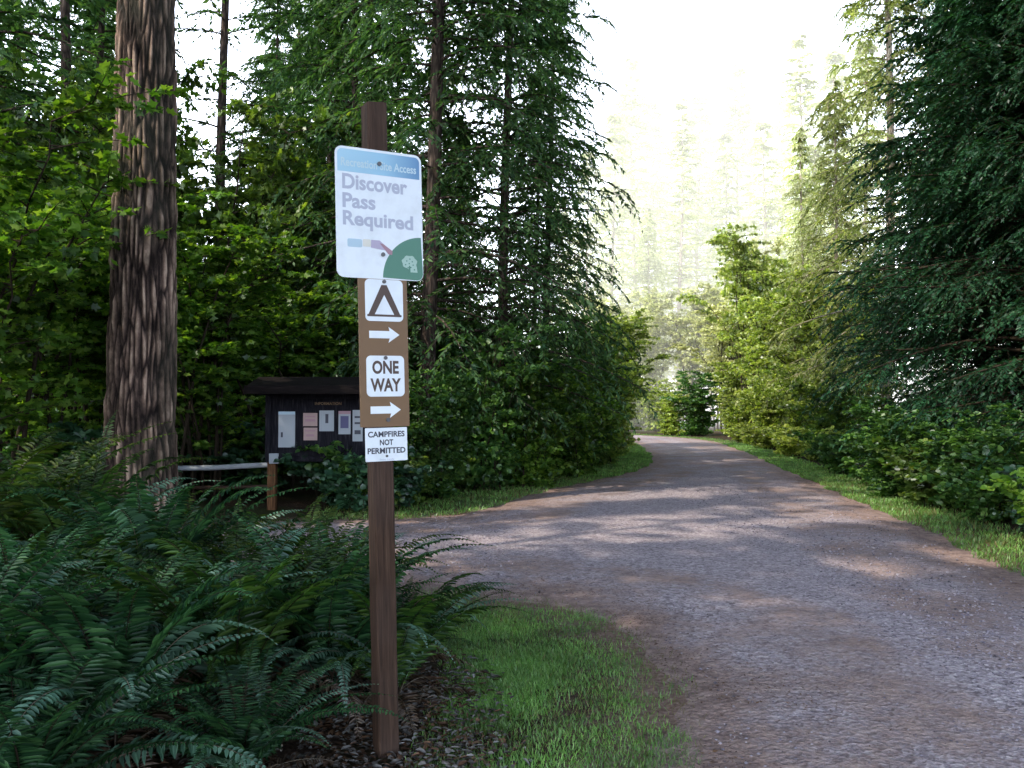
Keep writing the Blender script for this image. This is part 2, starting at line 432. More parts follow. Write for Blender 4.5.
# ------------------------------------------------------------------ INFORMATION KIOSK
M['kiosk'] = bark('kiosk_dark_wood', (.006, .006, .010), (.012, .012, .018), (.03, .028, .035), (14, 14, 1.5), .3)
M['roof_wood'] = bark('kiosk_roof', (.004, .003, .004), (.008, .006, .006), (.018, .012, .012), (2, 20, 20), .3)
M['post_fresh'] = bark('kiosk_post_wood', (.06, .03, .015), (.14, .07, .035), (.22, .12, .06), (18, 18, 1.5), .3)
M['paper'] = sheet_mat('paper', (.34, .38, .43), .7, .1, .2)
M['paper_pink'] = sheet_mat('pink_paper', (.40, .29, .28), .7, .1, .2)
M['paper_dark'] = sheet_mat('picture_paper', (.10, .10, .2), .7, .1, .2)
M['kiosk_glass'] = NT('acrylic').pbsdf((.08, .09, .1), .15, .5)
def kiosk():
    K = 13.6; s = K / F_PX
    def kz(y): return CAM_H + (HOR - y) * s
    def kx(x): return (x - 330.0) * s
    root = empty('information_kiosk', at(330, K), (0, 0, 0))
    tag(root, 'dark roofed wooden notice board kiosk with papers pinned up behind the signpost', 'notice board')
    xl, xr = kx(273), kx(386)
    boxes('kiosk_post', [((xl, 0, 1.0), (.13, .13, 2.0))], M['post_fresh'], root)
    boxes('kiosk_post', [((xr, 0, 1.0), (.13, .13, 2.0))], M['post_fresh'], root)
    zt, zb = kz(392), kz(461)
    items = [(((xl + xr) / 2, -.082, (zt + zb) / 2), (xr - xl + .16, .03, zt - zb))]
    boxes('notice_panel', items, M['kiosk'], root)
    boxes('panel_frame', [((xl - .04, -.115, (zt + zb) / 2), (.09, .03, zt - zb + .02)), ((xr + .04, -.115, (zt + zb) / 2), (.09, .03, zt - zb + .02)),
                          (((xl + xr) / 2, -.115, zb + .04), (xr - xl - .02, .03, .08)), (((xl + xr) / 2, -.115, zt - .06), (xr - xl - .02, .03, .1))], M['kiosk'], root)
    # gable-less shed roof: two slopes, ridge along x
    rl, rr = kx(259), kx(399)
    V, F = [], []
    zr = kz(380); ze = kz(388)
    for x in (rl, rr):
        V += [(x, -.75, ze), (x, 0, zr + .05), (x, .75, ze), (x, .75, ze - .06), (x, 0, zr - .02), (x, -.75, ze - .06)]
    F = [(0, 1, 2, 3, 4, 5), (11, 10, 9, 8, 7, 6)] + [(i, i + 6, (i + 1) % 6 + 6, (i + 1) % 6) for i in range(6)]
    me = bpy.data.meshes.new('roof'); me.from_pydata(V, [], F); me.materials.append(M['roof_wood']); me.update(); link('roof', me, root)
    boxes('fascia', [(((rl + rr) / 2, -.765, ze - .045), (rr - rl, .025, .13))], M['roof_wood'], root)
    boxes('rafter', [((xl, 0, ze - .08), (.07, 1.4, .09))], M['kiosk'], root); boxes('rafter', [((xr, 0, ze - .08), (.07, 1.4, .09))], M['kiosk'], root)
    def sheet(x0, y0, x1, y1, mat, lines, name='paper_notice', pic=None):
        p = plate(name, [(kx(x0), kz(y1)), (kx(x1), kz(y1)), (kx(x1), kz(y0)), (kx(x0), kz(y0))], -.108, -.1, M[mat], root)
        for (a, b, c, d, m) in lines:
            plate('print', [(kx(a), kz(d)), (kx(c), kz(d)), (kx(c), kz(b)), (kx(a), kz(b))], -.110, -.108, M[m], p)
        return p
    sheet(280.5, 413, 297, 447, 'paper', [(280.5, 411.5, 297, 414.5, 'sky_ink'), (283, 432, 285, 437, 'black_ink')])
    sheet(305, 413, 319, 426, 'paper_pink', [(307, 416, 317, 417.2, 'rust_ink'), (307, 419, 317, 421.5, 'rust_ink')])
    sheet(305.5, 427.5, 319, 440, 'paper_pink', [(307, 430, 317, 431.3, 'rust_ink'), (308, 434, 316, 436.3, 'rust_ink')])
    sheet(321, 410.5, 335.5, 431, 'paper', [(327, 414, 330, 423, 'black_ink')])
    sheet(340, 411, 352, 434, 'paper', [(340, 411, 352, 414, 'rust_ink'), (342, 416, 350, 428, 'paper_dark')])
    sheet(354, 410, 364, 441, 'paper', [(356, 416, 362, 418, 'black_ink'), (356, 422, 362, 424, 'black_ink'), (356, 430, 362, 434, 'black_ink')])
    text('print', 'INFORMATION', kx(330), kz(405), .42, .045, -.132, M['brown_sheet'], root, .02, 'CENTER')
    p = plate('paper_notice', [(kx(272), kz(463)), (kx(281), kz(463)), (kx(281), kz(453)), (kx(272), kz(453))], -.075 - .06, -.066, M['paper'], root)
    return root
kiosk()

# rail beside the kiosk
def rail():
    d = 14.2; root = empty('rail_barrier', at(215, d)); tag(root, 'pale horizontal pipe rail on short posts left of the kiosk', 'barrier')
    m = sheet_mat('galvanised_pipe', (.42, .46, .52), .35, .25)
    V, F = tubes([[(-1.0, 0, .62), (0, 0, .64), (.95, 0, .69)]], [[.045] * 3], 10)
    o = link('rail', mesh_np('rail', V, F, m, True), root)
    V, F = tubes([[(-1.0, 0, .30), (0, 0, .31), (.95, 0, .33)]], [[.03] * 3], 8)
    o = link('lower_rail', mesh_np('lower_rail', V, F, M['post'], True), root)
    for x in (-.98, .93): boxes('rail_post', [((x, .08, .37), (.11, .11, .78))], M['post'], root)
rail()

# ------------------------------------------------------------------ GROUND and ROAD
right_edge = [(4.4, -8), (4.4, -2), (4.5, 2), (4.7, 5), (4.96, 8.2), (5.45, 10.5), (6.0, 14), (6.55, 17.4), (7.4, 22.7), (8.6, 30), (9.6, 37), (10.3, 44), (9.4, 51), (5.5, 57), (-2, 61), (-14, 63), (-30, 64)]
left_edge = [(-.6, -8), (-.3, -2), (.15, 1.5), (.5, 3.6), (.78, 4.6), (.82, 5.4), (.6, 6.4), (.1, 7.1), (-.7, 7.5), (-2.2, 7.7), (-4.5, 7.3), (-7, 6.2), (-10, 4.0), (-14, 0), (-18, -6)]
north_left = [(-21, -3), (-17, 3), (-12, 8.0), (-8.5, 10.2), (-5, 11.6), (-3.2, 12.2), (-1.7, 12.6), (-.6, 13.6), (.2, 16), (1.9, 19.6), (3.4, 23), (4.3, 27), (5.2, 34), (5.9, 44), (5.2, 48.5), (2, 52), (-6, 55), (-30, 57)]
def smooth_line(pts, n):
    pts = np.array(pts, float); out = []
    for i in range(len(pts) - 1):
        p0, p1, p2, p3 = pts[max(i - 1, 0)], pts[i], pts[i + 1], pts[min(i + 2, len(pts) - 1)]
        for k in range(n):
            t = k / n
            out.append(.5 * ((2 * p1) + (-p0 + p2) * t + (2 * p0 - 5 * p1 + 4 * p2 - p3) * t * t + (-p0 + 3 * p1 - 3 * p2 + p3) * t ** 3))
    out.append(pts[-1]); return np.array(out)
poly = np.concatenate([smooth_line(right_edge, 8), smooth_line(north_left, 8)[::-1], smooth_line(left_edge, 8)[::-1]])
def inside(P, poly):
    x, y = P[:, 0], P[:, 1]; c = np.zeros(len(P), bool); n = len(poly)
    for i in range(n):
        x1, y1 = poly[i]; x2, y2 = poly[i - 1]
        k = ((y1 > y) != (y2 > y))
        with np.errstate(divide='ignore', invalid='ignore'):
            xi = (x2 - x1) * (y - y1) / (y2 - y1 + 1e-12) + x1
        c ^= k & (x < xi)
    return c
def dist_poly(P, poly):
    d = np.full(len(P), 1e9)
    for i in range(len(poly)):
        a, b = poly[i - 1], poly[i]; ab = b - a; L = ab @ ab
        if L < 1e-9: continue
        t = np.clip(((P - a) @ ab) / L, 0, 1)
        d = np.minimum(d, np.linalg.norm(P - (a + t[:, None] * ab), axis=1))
    return d
def _sd(P):
    return np.where(inside(P, poly), 1, -1) * dist_poly(P, poly)
_G = []
for (gx0, gx1, gy0, gy1, gs) in ((-62, 62, -92, 92, 1.0), (-22, 16, -8, 68, .25)):
    _x = np.arange(gx0, gx1 + gs, gs); _y = np.arange(gy0, gy1 + gs, gs)
    _X, _Y = np.meshgrid(_x, _y)
    _G.append((gx0, gy0, gs, _sd(np.stack([_X.ravel(), _Y.ravel()], -1)).reshape(_X.shape)))
def sdist(P):   # >0 inside the road
    P = np.asarray(P, float)[:, :2]
    out = None
    for (gx0, gy0, gs, G) in _G:
        u = (P[:, 0] - gx0) / gs; v = (P[:, 1] - gy0) / gs
        ok = (u >= 0) & (v >= 0) & (u < G.shape[1] - 1.01) & (v < G.shape[0] - 1.01)
        u = np.clip(u, 0, G.shape[1] - 1.01); v = np.clip(v, 0, G.shape[0] - 1.01)
        i = u.astype(int); j = v.astype(int); a = u - i; b = v - j
        val = (G[j, i] * (1 - a) + G[j, i + 1] * a) * (1 - b) + (G[j + 1, i] * (1 - a) + G[j + 1, i + 1] * a) * b
        out = val if out is None else np.where(ok, val, out)
    return out

def vnoise(P, scale, seed=0):
    """cheap smooth 2-d value noise, vectorised"""
    X = P[:, 0] * scale + seed * 17.3; Y = P[:, 1] * scale - seed * 9.1
    xi = np.floor(X).astype(np.int64); yi = np.floor(Y).astype(np.int64)
    fx = X - xi; fy = Y - yi; fx = fx * fx * (3 - 2 * fx); fy = fy * fy * (3 - 2 * fy)
    def h(a, b):
        v = np.sin(a * 127.1 + b * 311.7 + seed * 74.7) * 43758.5453
        return v - np.floor(v)
    return (h(xi, yi) * (1 - fx) + h(xi + 1, yi) * fx) * (1 - fy) + (h(xi, yi + 1) * (1 - fx) + h(xi + 1, yi + 1) * fx) * fy
def fbm(P, scale, seed=0):
    return .5 * vnoise(P, scale, seed) + .3 * vnoise(P, scale * 2.1, seed + 1) + .2 * vnoise(P, scale * 4.3, seed + 2)

def zground(P):
    """gentle relief off the road"""
    P = np.asarray(P, float)
    d = np.maximum(-sdist(P) - .9, 0)
    a = np.clip(d / 3.5, 0, 1)
    return a * (.05 + .14 * (fbm(P, .35, 5) - .3))

def build_ground():
    # non-uniform grid: dense near the camera
    def axis(lo, hi, n, p=2.6):
        u = np.linspace(-1, 1, n); a = np.sign(u) * np.abs(u) ** p
        return np.where(a < 0, -a * lo, a * hi)
    xs = axis(-260, 260, 260); ys = axis(-120, 420, 300) + 8
    X, Y = np.meshgrid(xs, ys); P = np.stack([X.ravel(), Y.ravel()], -1)
    near = (np.abs(P[:, 0]) < 60) & (np.abs(P[:, 1]) < 90)
    sd = np.full(len(P), -9.); sd[near] = sdist(P[near])
    z = np.zeros(len(P)); z[near] = zground(P[near]); z[~near] = .1
    # beyond the bend the land rises a little
    V = np.stack([P[:, 0], P[:, 1], z], -1)
    nx, ny = len(xs), len(ys)
    i, j = np.meshgrid(np.arange(nx - 1), np.arange(ny - 1))
    b = (j * nx + i).ravel(); Fq = np.stack([b, b + 1, b + nx + 1, b + nx], -1)
    t = NT('forest_floor'); w = t.world()
    a = t.n('ShaderNodeAttribute', attribute_name='road')
    n1 = t.noise(3.0, 8, .65, w); n2 = t.noise(28, 5, .6, w); n3 = t.noise(.5, 3, .5, w)
    soil = t.ramp(n2, [(.3, (.018, .012, .009)), (.55, (.055, .036, .026)), (.75, (.12, .085, .06))])
    moss = t.ramp(n1, [(.35, (.02, .03, .012)), (.7, (.05, .08, .02))])
    col = t.mix(t.ramp(n3, [(.45, 0), (.6, .7)]), soil, moss)
    edge = t.ramp(n2, [(.3, (.12, .078, .066)), (.55, (.27, .185, .155)), (.75, (.42, .32, .28))])
    f = t.math('ADD', a.outputs['Fac'], t.math('MULTIPLY', t.math('SUBTRACT', n1, .5), 1.2))
    fac = t.ramp(f, [(0.0, 0), (.6, 1)])
    col = t.mix(fac, col, edge)
    t.pbsdf(col, .95, .1, n2, .8, .03)
    me = mesh_np('ground', V, Fq, t.m, True, {'road': np.clip(1 + sd / 1.0, -1, 1) - .4})
    tag(link('ground', me), kind='structure')
build_ground()

def build_road():
    # fine grid clipped to the road outline, ragged edge following noise
    parts = []
    for (x0, x1, y0, y1, st) in ((-8, 8, -2, 16, .11), (-6, 13, 16, 66, .33), (-31, -6, 50, 66, .5), (-21, -8, -8, 16, .3)):
        xs = np.arange(x0, x1 + st * .5, st); ys = np.arange(y0, y1 + st * .5, st)
        X, Y = np.meshgrid(xs, ys); P = np.stack([X.ravel(), Y.ravel()], -1)
        sd = sdist(P)
        rag = sd + (fbm(P, 1.2, 3) - .5) * .7 + (fbm(P, 6, 13) - .5) * .25; ok = rag > -.6
        nx = len(xs); i, j = np.meshgrid(np.arange(nx - 1), np.arange(len(ys) - 1)); b = (j * nx + i).ravel()
        Fq = np.stack([b, b + 1, b + nx + 1, b + nx], -1)
        Fq = Fq[ok[Fq].all(1)]
        rut = .010 * np.sin(P[:, 0] * 1.1) + .012 * (fbm(P, .6, 8) - .5) + .004 * (fbm(P, 5, 9) - .5)
        z = .006 + np.clip(sd, 0, 1) * (.03 + rut)
        z = np.where(rag > .25, np.maximum(z, .005), np.clip(rag * .06, -.08, .005) + np.clip(rag, 0, .25) * .0)
        used = np.unique(Fq); remap = -np.ones(len(P), int); remap[used] = np.arange(len(used))
        parts.append((np.stack([P[used, 0], P[used, 1], z[used]], -1), remap[Fq], sd[used]))
    V, F, mi = merge([(a, b, 0) for a, b, c in parts]); sd = np.concatenate([c for a, b, c in parts])
    t = NT('gravel'); w = t.world()
    a = t.n('ShaderNodeAttribute', attribute_name='inset')
    vo = t.n('ShaderNodeTexVoronoi'); vo.inputs['Scale'].default_value = 30; t.l(w, vo.inputs['Vector'])
    vo2 = t.n('ShaderNodeTexVoronoi'); vo2.inputs['Scale'].default_value = 60; t.l(w, vo2.inputs['Vector'])
    n1 = t.noise(1.1, 6, .6, w); n2 = t.noise(9, 6, .65, w); n3 = t.noise(.35, 3, .5, w)
    sepc = t.n('ShaderNodeSeparateColor'); t.l(vo.outputs['Color'], sepc.inputs[0])
    sepd = t.n('ShaderNodeSeparateColor'); t.l(vo2.outputs['Color'], sepd.inputs[0])
    s1 = t.ramp(sepc.outputs[0], [(0, (.13, .11, .13)), (.4, (.35, .305, .35)), (.85, (.53, .475, .53)), (1, (.72, .67, .70))])
    s2 = t.ramp(sepd.outputs[0], [(0, (.085, .07, .08)), (.5, (.35, .305, .34)), (1, (.66, .6, .64))])
    stone = t.mix(.5, s1, s2)
    dirt = t.ramp(n2, [(.3, (.15, .10, .09)), (.55, (.33, .235, .205)), (.75, (.48, .375, .335))])
    base = t.math('MULTIPLY', a.outputs['Fac'], 0.55)
    f = t.math('SUBTRACT', 1.15, base)
    f = t.math('ADD', f, t.math('MULTIPLY', t.math('SUBTRACT', n1, .5), 2.6))
    f = t.math('ADD', f, t.math('MULTIPLY', t.math('SUBTRACT', n2, .5), 1.0))
    f = t.math('ADD', f, t.math('MULTIPLY', t.math('COSINE', t.math('MULTIPLY', a.outputs['Fac'], 4.0)), .22))
    col = t.mix(t.ramp(f, [(.15, .08), (.9, .92)]), stone, dirt)
    sc_ = t.n('ShaderNodeSeparateXYZ'); t.l(w, sc_.inputs[0])
    h = t.math('ADD', vo.outputs['Distance'], t.math('MULTIPLY', vo2.outputs['Distance'], .5))
    h = t.math('ADD', h, n2)
    t.pbsdf(col, .85, .25, h, .9, .018)
    me = mesh_np('gravel_road', V, F, t.m, True, {'inset': sd})
    tag(link('gravel_road', me), kind='structure')
build_road()

rng = np.random.default_rng(11)
# loose stones on the road, nobody could count them
def stones():
    n = 60000
    d = 2.6 + 15 * rng.random(n) ** 1.5; x = (rng.random(n) - .5) * 1.5 * d + .15 * d
    P = np.stack([x, d], -1); sd = sdist(P)
    keep = (sd > .3) & (rng.random(n) < .35 + .65 * np.clip(sd / 1.6, 0, 1)); P = P[keep]; n = len(P)
    ico = []
    phi = (1 + 5 ** .5) / 2
    tv = np.array([(-1, 0, 0), (1, 0, 0), (0, -1, 0), (0, 1, 0), (0, 0, -1), (0, 0, 1)], float)
    tf = np.array([[0, 2, 5], [2, 1, 5], [1, 3, 5], [3, 0, 5], [2, 0, 4], [1, 2, 4], [3, 1, 4], [0, 3, 4]])
    s = (.004 + .012 * rng.random(n) ** 2.6)
    rot = rng.random(n) * 6.283
    J = 1 + .5 * (rng.random((n, 6, 3)) - .5)
    L = tv[None] * J; L[:, :, 2] *= .6
    c, q = np.cos(rot)[:, None], np.sin(rot)[:, None]
    V = np.stack([L[:, :, 0] * c - L[:, :, 1] * q, L[:, :, 0] * q + L[:, :, 1] * c, L[:, :, 2]], -1) * s[:, None, None]
    V[:, :, 0] += P[:, 0:1]; V[:, :, 1] += P[:, 1:2]; V[:, :, 2] += .04 + .0 * s[:, None]
    sdk = sdist(P); V[:, :, 2] += (-.034 + np.clip(sdk, 0, 1) * .03)[:, None]
    F = (tf[None] + (np.arange(n) * 6)[:, None, None]).reshape(-1, 3)
    t = NT('loose_stone'); g = t.n('ShaderNodeNewGeometry')
    col = t.ramp(g.outputs['Random Per Island'], [(0, (.07, .06, .07)), (.4, (.22, .20, .25)), (.75, (.36, .33, .38)), (1, (.46, .43, .46))])
    t.pbsdf(col, .85, .2)
    tag(link('loose_gravel', mesh_np('loose_gravel', V.reshape(-1, 3), F, t.m)), 'grey and brown loose stones scattered over the gravel road', 'gravel', kind='stuff')
stones()

# ------------------------------------------------------------------ GRASS
def grass_from(P, name, label, mat, hmin, hmax, wd, lean=.5):
    n = len(P); z = zground(P)
    az = rng.random(n) * 6.283
    D = np.stack([np.cos(az) * lean * rng.random(n), np.sin(az) * lean * rng.random(n), np.ones(n)], -1)
    N = np.stack([np.cos(az), np.sin(az), np.full(n, .05)], -1)
    V, F = cloud(BLADE, np.stack([P[:, 0], P[:, 1], z - .003], -1), D, N, hmin + (hmax - hmin) * rng.random(n), wd * (.7 + .6 * rng.random(n)))
    o = link(name, mesh_np(name, V, F, mat)); tag(o, label, 'grass', kind='stuff'); return o
def scatter(x0, x1, y0, y1, n):
    return np.stack([x0 + (x1 - x0) * rng.random(n), y0 + (y1 - y0) * rng.random(n)], -1)
# grass tongue beside the post
P = scatter(-1.1, 1.45, 2.4, 8.0, 420000)
sd = sdist(P); f = fbm(P, 2.2, 21)
core = np.clip((-sd + .22 + .9 * (fbm(P, 1.3, 40) - .5) + .5 * (fbm(P, 6, 44) - .5)) / 1.15, 0, 1)
lit = np.clip((P[:, 0] - (-.50 + .05 * (P[:, 1] - 4) - .25 * np.maximum(P[:, 1] - 5.2, 0))) / .35, 0, 1)
keep = rng.random(len(P)) < np.clip(core ** 1.6 * np.clip(-.25 + 2.4 * f, .03, 1.3) * lit, 0, 1) * np.where(P[:, 1] > 6.8, .55, 1)
grass_from(P[keep], 'grass', 'short bright green grass between the signpost and the gravel road', M['grass'], .016, .045, .0045, .9)
sel = (rng.random(len(P)) < .03) & (sd < .25) & (lit > .1)
grass_from(P[sel], 'straw_blades', 'dry straw coloured blades mixed into the grass by the signpost', M['grass_dry'], .02, .06, .004, 1.4)
# brown needles and bits of leaf blown to the road edges
P = np.concatenate([scatter(-4, 7, 2.5, 20, 260000), scatter(-.5, 2.5, 2.5, 8, 40000)])
sd = sdist(P); fr = fbm(P, 1.7, 61)
k = (sd > -.7) & (rng.random(len(P)) < .5 * np.clip(1.0 - np.abs(sd - .25) / .95, 0, 1) * np.clip(fr * 3 - 1, 0, 1))
P = P[k]; sd = sd[k]; n = len(P); az = rng.random(n) * 6.283
z = np.maximum(zground(P), .004 + np.clip(sd, 0, 1) * .035) + .006
V, F = cloud(KITE, np.stack([P[:, 0], P[:, 1], z], -1), np.stack([np.cos(az), np.sin(az), .1 * rng.random(n)], -1), np.stack([rng.normal(0, .3, n), rng.normal(0, .3, n), np.ones(n)], -1), .012 + .03 * rng.random(n) ** 2, .003 + .012 * rng.random(n) ** 3)
tag(link('fallen_needles', mesh_np('fallen_needles', V, F, M['litter_br'])), 'brown fallen needles and leaf bits along the edges of the gravel', 'litter', kind='stuff')
# verges along both sides of the road
P = np.concatenate([scatter(-3, 8, 12.4, 30, 200000), scatter(4, 13, 6, 40, 420000), scatter(0, 12, 40, 66, 50000)])
sd = sdist(P); f = fbm(P, 1.4, 31)
wv = np.where(P[:, 0] > 4.5 + (P[:, 1] - 8) * .09, .6, 1.25)
keep = (sd < .12 + .3 * (f - .5)) & (sd > -wv - .6) & (rng.random(len(P)) < np.clip((.25 + 1.2 * f), 0, 1) * np.clip((wv + .6 + sd) / .5, 0, 1))
P = P[keep]; dry = rng.random(len(P)) < .22
far = P[:, 1] > 20
for sel, m, nm, lb, wd in ((~dry & ~far, 'grass', 'verge_grass', 'green grass growing along the road edges', .011), (dry, 'grass_dry', 'dry_grass', 'straw coloured grass along the road edges', .013), (~dry & far, 'grass', 'far_verge_grass', 'green grass on the far stretch of road edge', .022)):
    grass_from(P[sel], nm, lb, M[m], .03, .10, wd, 1.1)

# dead leaves and twigs on the ground at the foot of the post and in the forest
def litter():
    P = np.concatenate([scatter(-3.5, .35, 2.2, 5.6, 9000), scatter(-1.0, .2, 2.6, 5.2, 9000)])
    sd = sdist(P); fall = np.clip((.15 - .06 * (P[:, 1] - 3) - P[:, 0]) / .45, 0, 1)
    k = (sd < -.1) & (rng.random(len(P)) < fall * np.clip(.2 + 1.1 * fbm(P, 3, 2), 0, 1)); P = P[k]; n = len(P)
    az = rng.random(n) * 6.283; D = np.stack([np.cos(az), np.sin(az), (rng.random(n) - .5) * .5], -1)
    N = np.stack([(rng.random(n) - .5) * .7, (rng.random(n) - .5) * .7, np.ones(n)], -1)
    Pz = np.stack([P[:, 0], P[:, 1], zground(P) + .006 + .03 * rng.random(n)], -1)
    br = rng.random(n) < .45
    for s, m, nm, lb in ((br, 'litter_br', 'brown_leaf_litter', 'brown dead leaves lying under the ferns'), (~br, 'litter', 'grey_leaf_litter', 'pale grey dead leaves lying round the foot of the signpost')):
        V, F = cloud(LEAF6, Pz[s], D[s], N[s], .018 + .05 * rng.random(s.sum()) ** 2, .008 + .022 * rng.random(s.sum()))
        tag(link(nm, mesh_np(nm, V, F, M[m])), lb, 'dead leaves', kind='stuff')
litter()

# ------------------------------------------------------------------ FERNS
def fern_mesh(seed, nf, L0, mats, pitch0=(58, 86), az_rng=(0, 360), np_=46, dens=1.0, curl=1.0, W=.125):
    r = np.random.default_rng(seed)
    parts = []; paths = []; rads = []
    for i in range(nf):
        az = R(az_rng[0] + (az_rng[1] - az_rng[0]) * (i + .7 * r.random()) / nf)
        L = L0 * (.7 + .45 * r.random())
        p0 = R(pitch0[0] + (pitch0[1] - pitch0[0]) * r.random()); bend = R(55 + 60 * r.random()) * curl
        M_ = np_ + 1
        s = np.linspace(0, 1, M_)
        pit = p0 - bend * s ** 1.5
        ds = L / (M_ - 1)
        wob = R(18) * (r.random() - .5) * s
        dirv = np.stack([np.cos(pit) * np.cos(az + wob), np.cos(pit) * np.sin(az + wob), np.sin(pit)], -1)
        pth = np.concatenate([[[0, 0, 0]], np.cumsum(dirv[:-1] * ds, 0)]) + np.array([math.cos(az), math.sin(az), 0]) * .05
        paths.append(pth[::3] if len(pth[::3]) == len(range(0, M_, 3)) else pth[::3]); rads.append(np.linspace(.0035, .0009, len(pth[::3])))
        side = np.stack([-np.sin(az + wob), np.cos(az + wob), np.zeros(M_)], -1)
        roll = R(50) * (r.random() - .5)
        up = np.cross(dirv, side) * 1.0
        up = norm(-np.cross(side, dirv)); up = np.where((up[:, 2:3] < 0), -up, up)
        s2 = side * math.cos(roll) + up * math.sin(roll); u2 = up * math.cos(roll) - side * math.sin(roll)
        a = slice(5, M_)
        t = s[a]; prof = np.clip(np.minimum((t - .05) * 5.5, 1), .1, 1) * (1 - np.clip((t - .35) / .67, 0, 1) ** 1.3)
        w = W * (L / L0) * np.maximum(prof, .06)
        for sg in (-1, 1):
            n = len(t)
            D = s2[a] * sg + dirv[a] * (.2 + .35 * r.random((n, 1))) + u2[a] * (.22 * (r.random((n, 1)) - .2)) - np.array([0, 0, 1]) * (.12 + .2 * r.random((n, 1)))
            keep = r.random(n) < dens
            V, F = cloud(KITE if W < .05 else LEAF6, pth[a][keep] + 0, D[keep], u2[a][keep] + .15 * (r.random((keep.sum(), 3)) - .5), (w * (.7 + .5 * r.random(n)))[keep], np.full(keep.sum(), ds * .74))
            parts.append((V, F, 0))
    V, F = tubes(np.array(paths), np.array(rads), 4)
    parts.append((V, F, 1))
    V, F, mi = merge(parts)
    return mesh_np('fronds', V, F, mats, False, None, mi)
FG = [fern_mesh(100 + i, 30, 1.25, [M['fern'], M['twig']], np_=56, curl=1.05) for i in range(3)]
FP = [fern_mesh(140 + i, 9, 1.25, [M['fern_pale'], M['twig_pale']], pitch0=(50, 75), curl=1.15) for i in range(2)]
FD = [fern_mesh(120 + i, 9, .85, [M['fern_dead'], M['twig_pale']], pitch0=(15, 50), curl=1.2, dens=.7) for i in range(2)]
fg = 'sword ferns massed at the lower left'
ferns = [  # px, depth, scale, rot, variant, label
    (120, 4.0, 1.05, 10, 0, 'largest sword fern at the lower left with wide arching fronds', 1.0),
    (330, 4.75, 1.0, 130, 1, 'sword fern directly left of the foot of the signpost', 1.0),
    (392, 4.75, .82, 250, 2, 'sword fern right behind the signpost leaning over the grass', 1.0),
    (-60, 3.6, 1.0, 60, 1, 'sword fern cut by the left edge of the photo at the bottom', 1.0),
    (245, 3.7, .62, 200, 2, 'low sword fern between the big corner fern and the post', .8),
    (235, 4.5, 1.05, 340, 0, 'sword fern between the big corner fern and the one left of the post', 1.0),
    (20, 4.6, 1.1, 30, 2, 'sword fern low at the left edge beside the corner fern', 1.0),
    (30, 3.3, .9, 220, 0, 'sword fern filling the bottom left corner of the photo', .8),
    (35, 5.6, 1.0, 300, 2, 'sword fern behind the big corner fern at the left edge', 1.0),
    (150, 6.0, 1.1, 20, 0, 'upright sword fern in the back row under the thick trunk', 1.2),
    (235, 5.7, .95, 80, 1, 'sword fern in the back row left of the kiosk post', 1.0),
    (300, 6.1, .9, 190, 2, 'sword fern in front of the kiosk post', 1.0),
    (350, 6.2, .95, 220, 0, 'sword fern behind the post in front of the kiosk papers', .9),
    (-20, 6.8, 1.5, 120, 0, 'sword fern at the far left of the back row', 1.1),
    (80, 7.0, 1.2, 160, 1, 'tall yellowish sword fern in front of the thick trunk', 1.2),
    (195, 7.2, 1.0, 260, 2, 'sword fern below the pale rail', .9),
]
for i, (px, d, s, rz, v, lb, hz) in enumerate(ferns):
    loc = at(px, d); loc.z = float(zground([[loc.x, loc.y]])[0])
    e = empty('sword_fern', loc, (0, 0, R(rz))); e.scale = (s, s, s * hz)
    tag(e, lb, 'fern', fg)
    f_ = link('fronds', FG[v], e)
    if i in (2, 5, 8, 10, 14):
        f_.material_slots[0].link = 'OBJECT'; f_.material_slots[0].material = M['fern_mid']
    if i in (11, 13, 15, 12):
        f_.material_slots[0].link = 'OBJECT'; f_.material_slots[0].material = M['fern_gold']
    if i not in (13, 16): link('pale_fronds', FP[i % 2], e, rot=(0, 0, R(40 * i)))
    if i not in (7, 12, 13): link('dead_fronds', FD[i % 2], e, rot=(0, 0, R(70 * i)))

# ------------------------------------------------------------------ TREES
def trunk_path(r, h, n, wob):
    z = np.linspace(0, h, n)
    x = wob * np.sin(z * .25 + r.random() * 6) + .02 * z * (r.random() - .5)
    y = wob * np.cos(z * .21 + r.random() * 6) + .02 * z * (r.random() - .5)
    x -= x[0]; y -= y[0]
    return np.stack([x, y, z], -1)

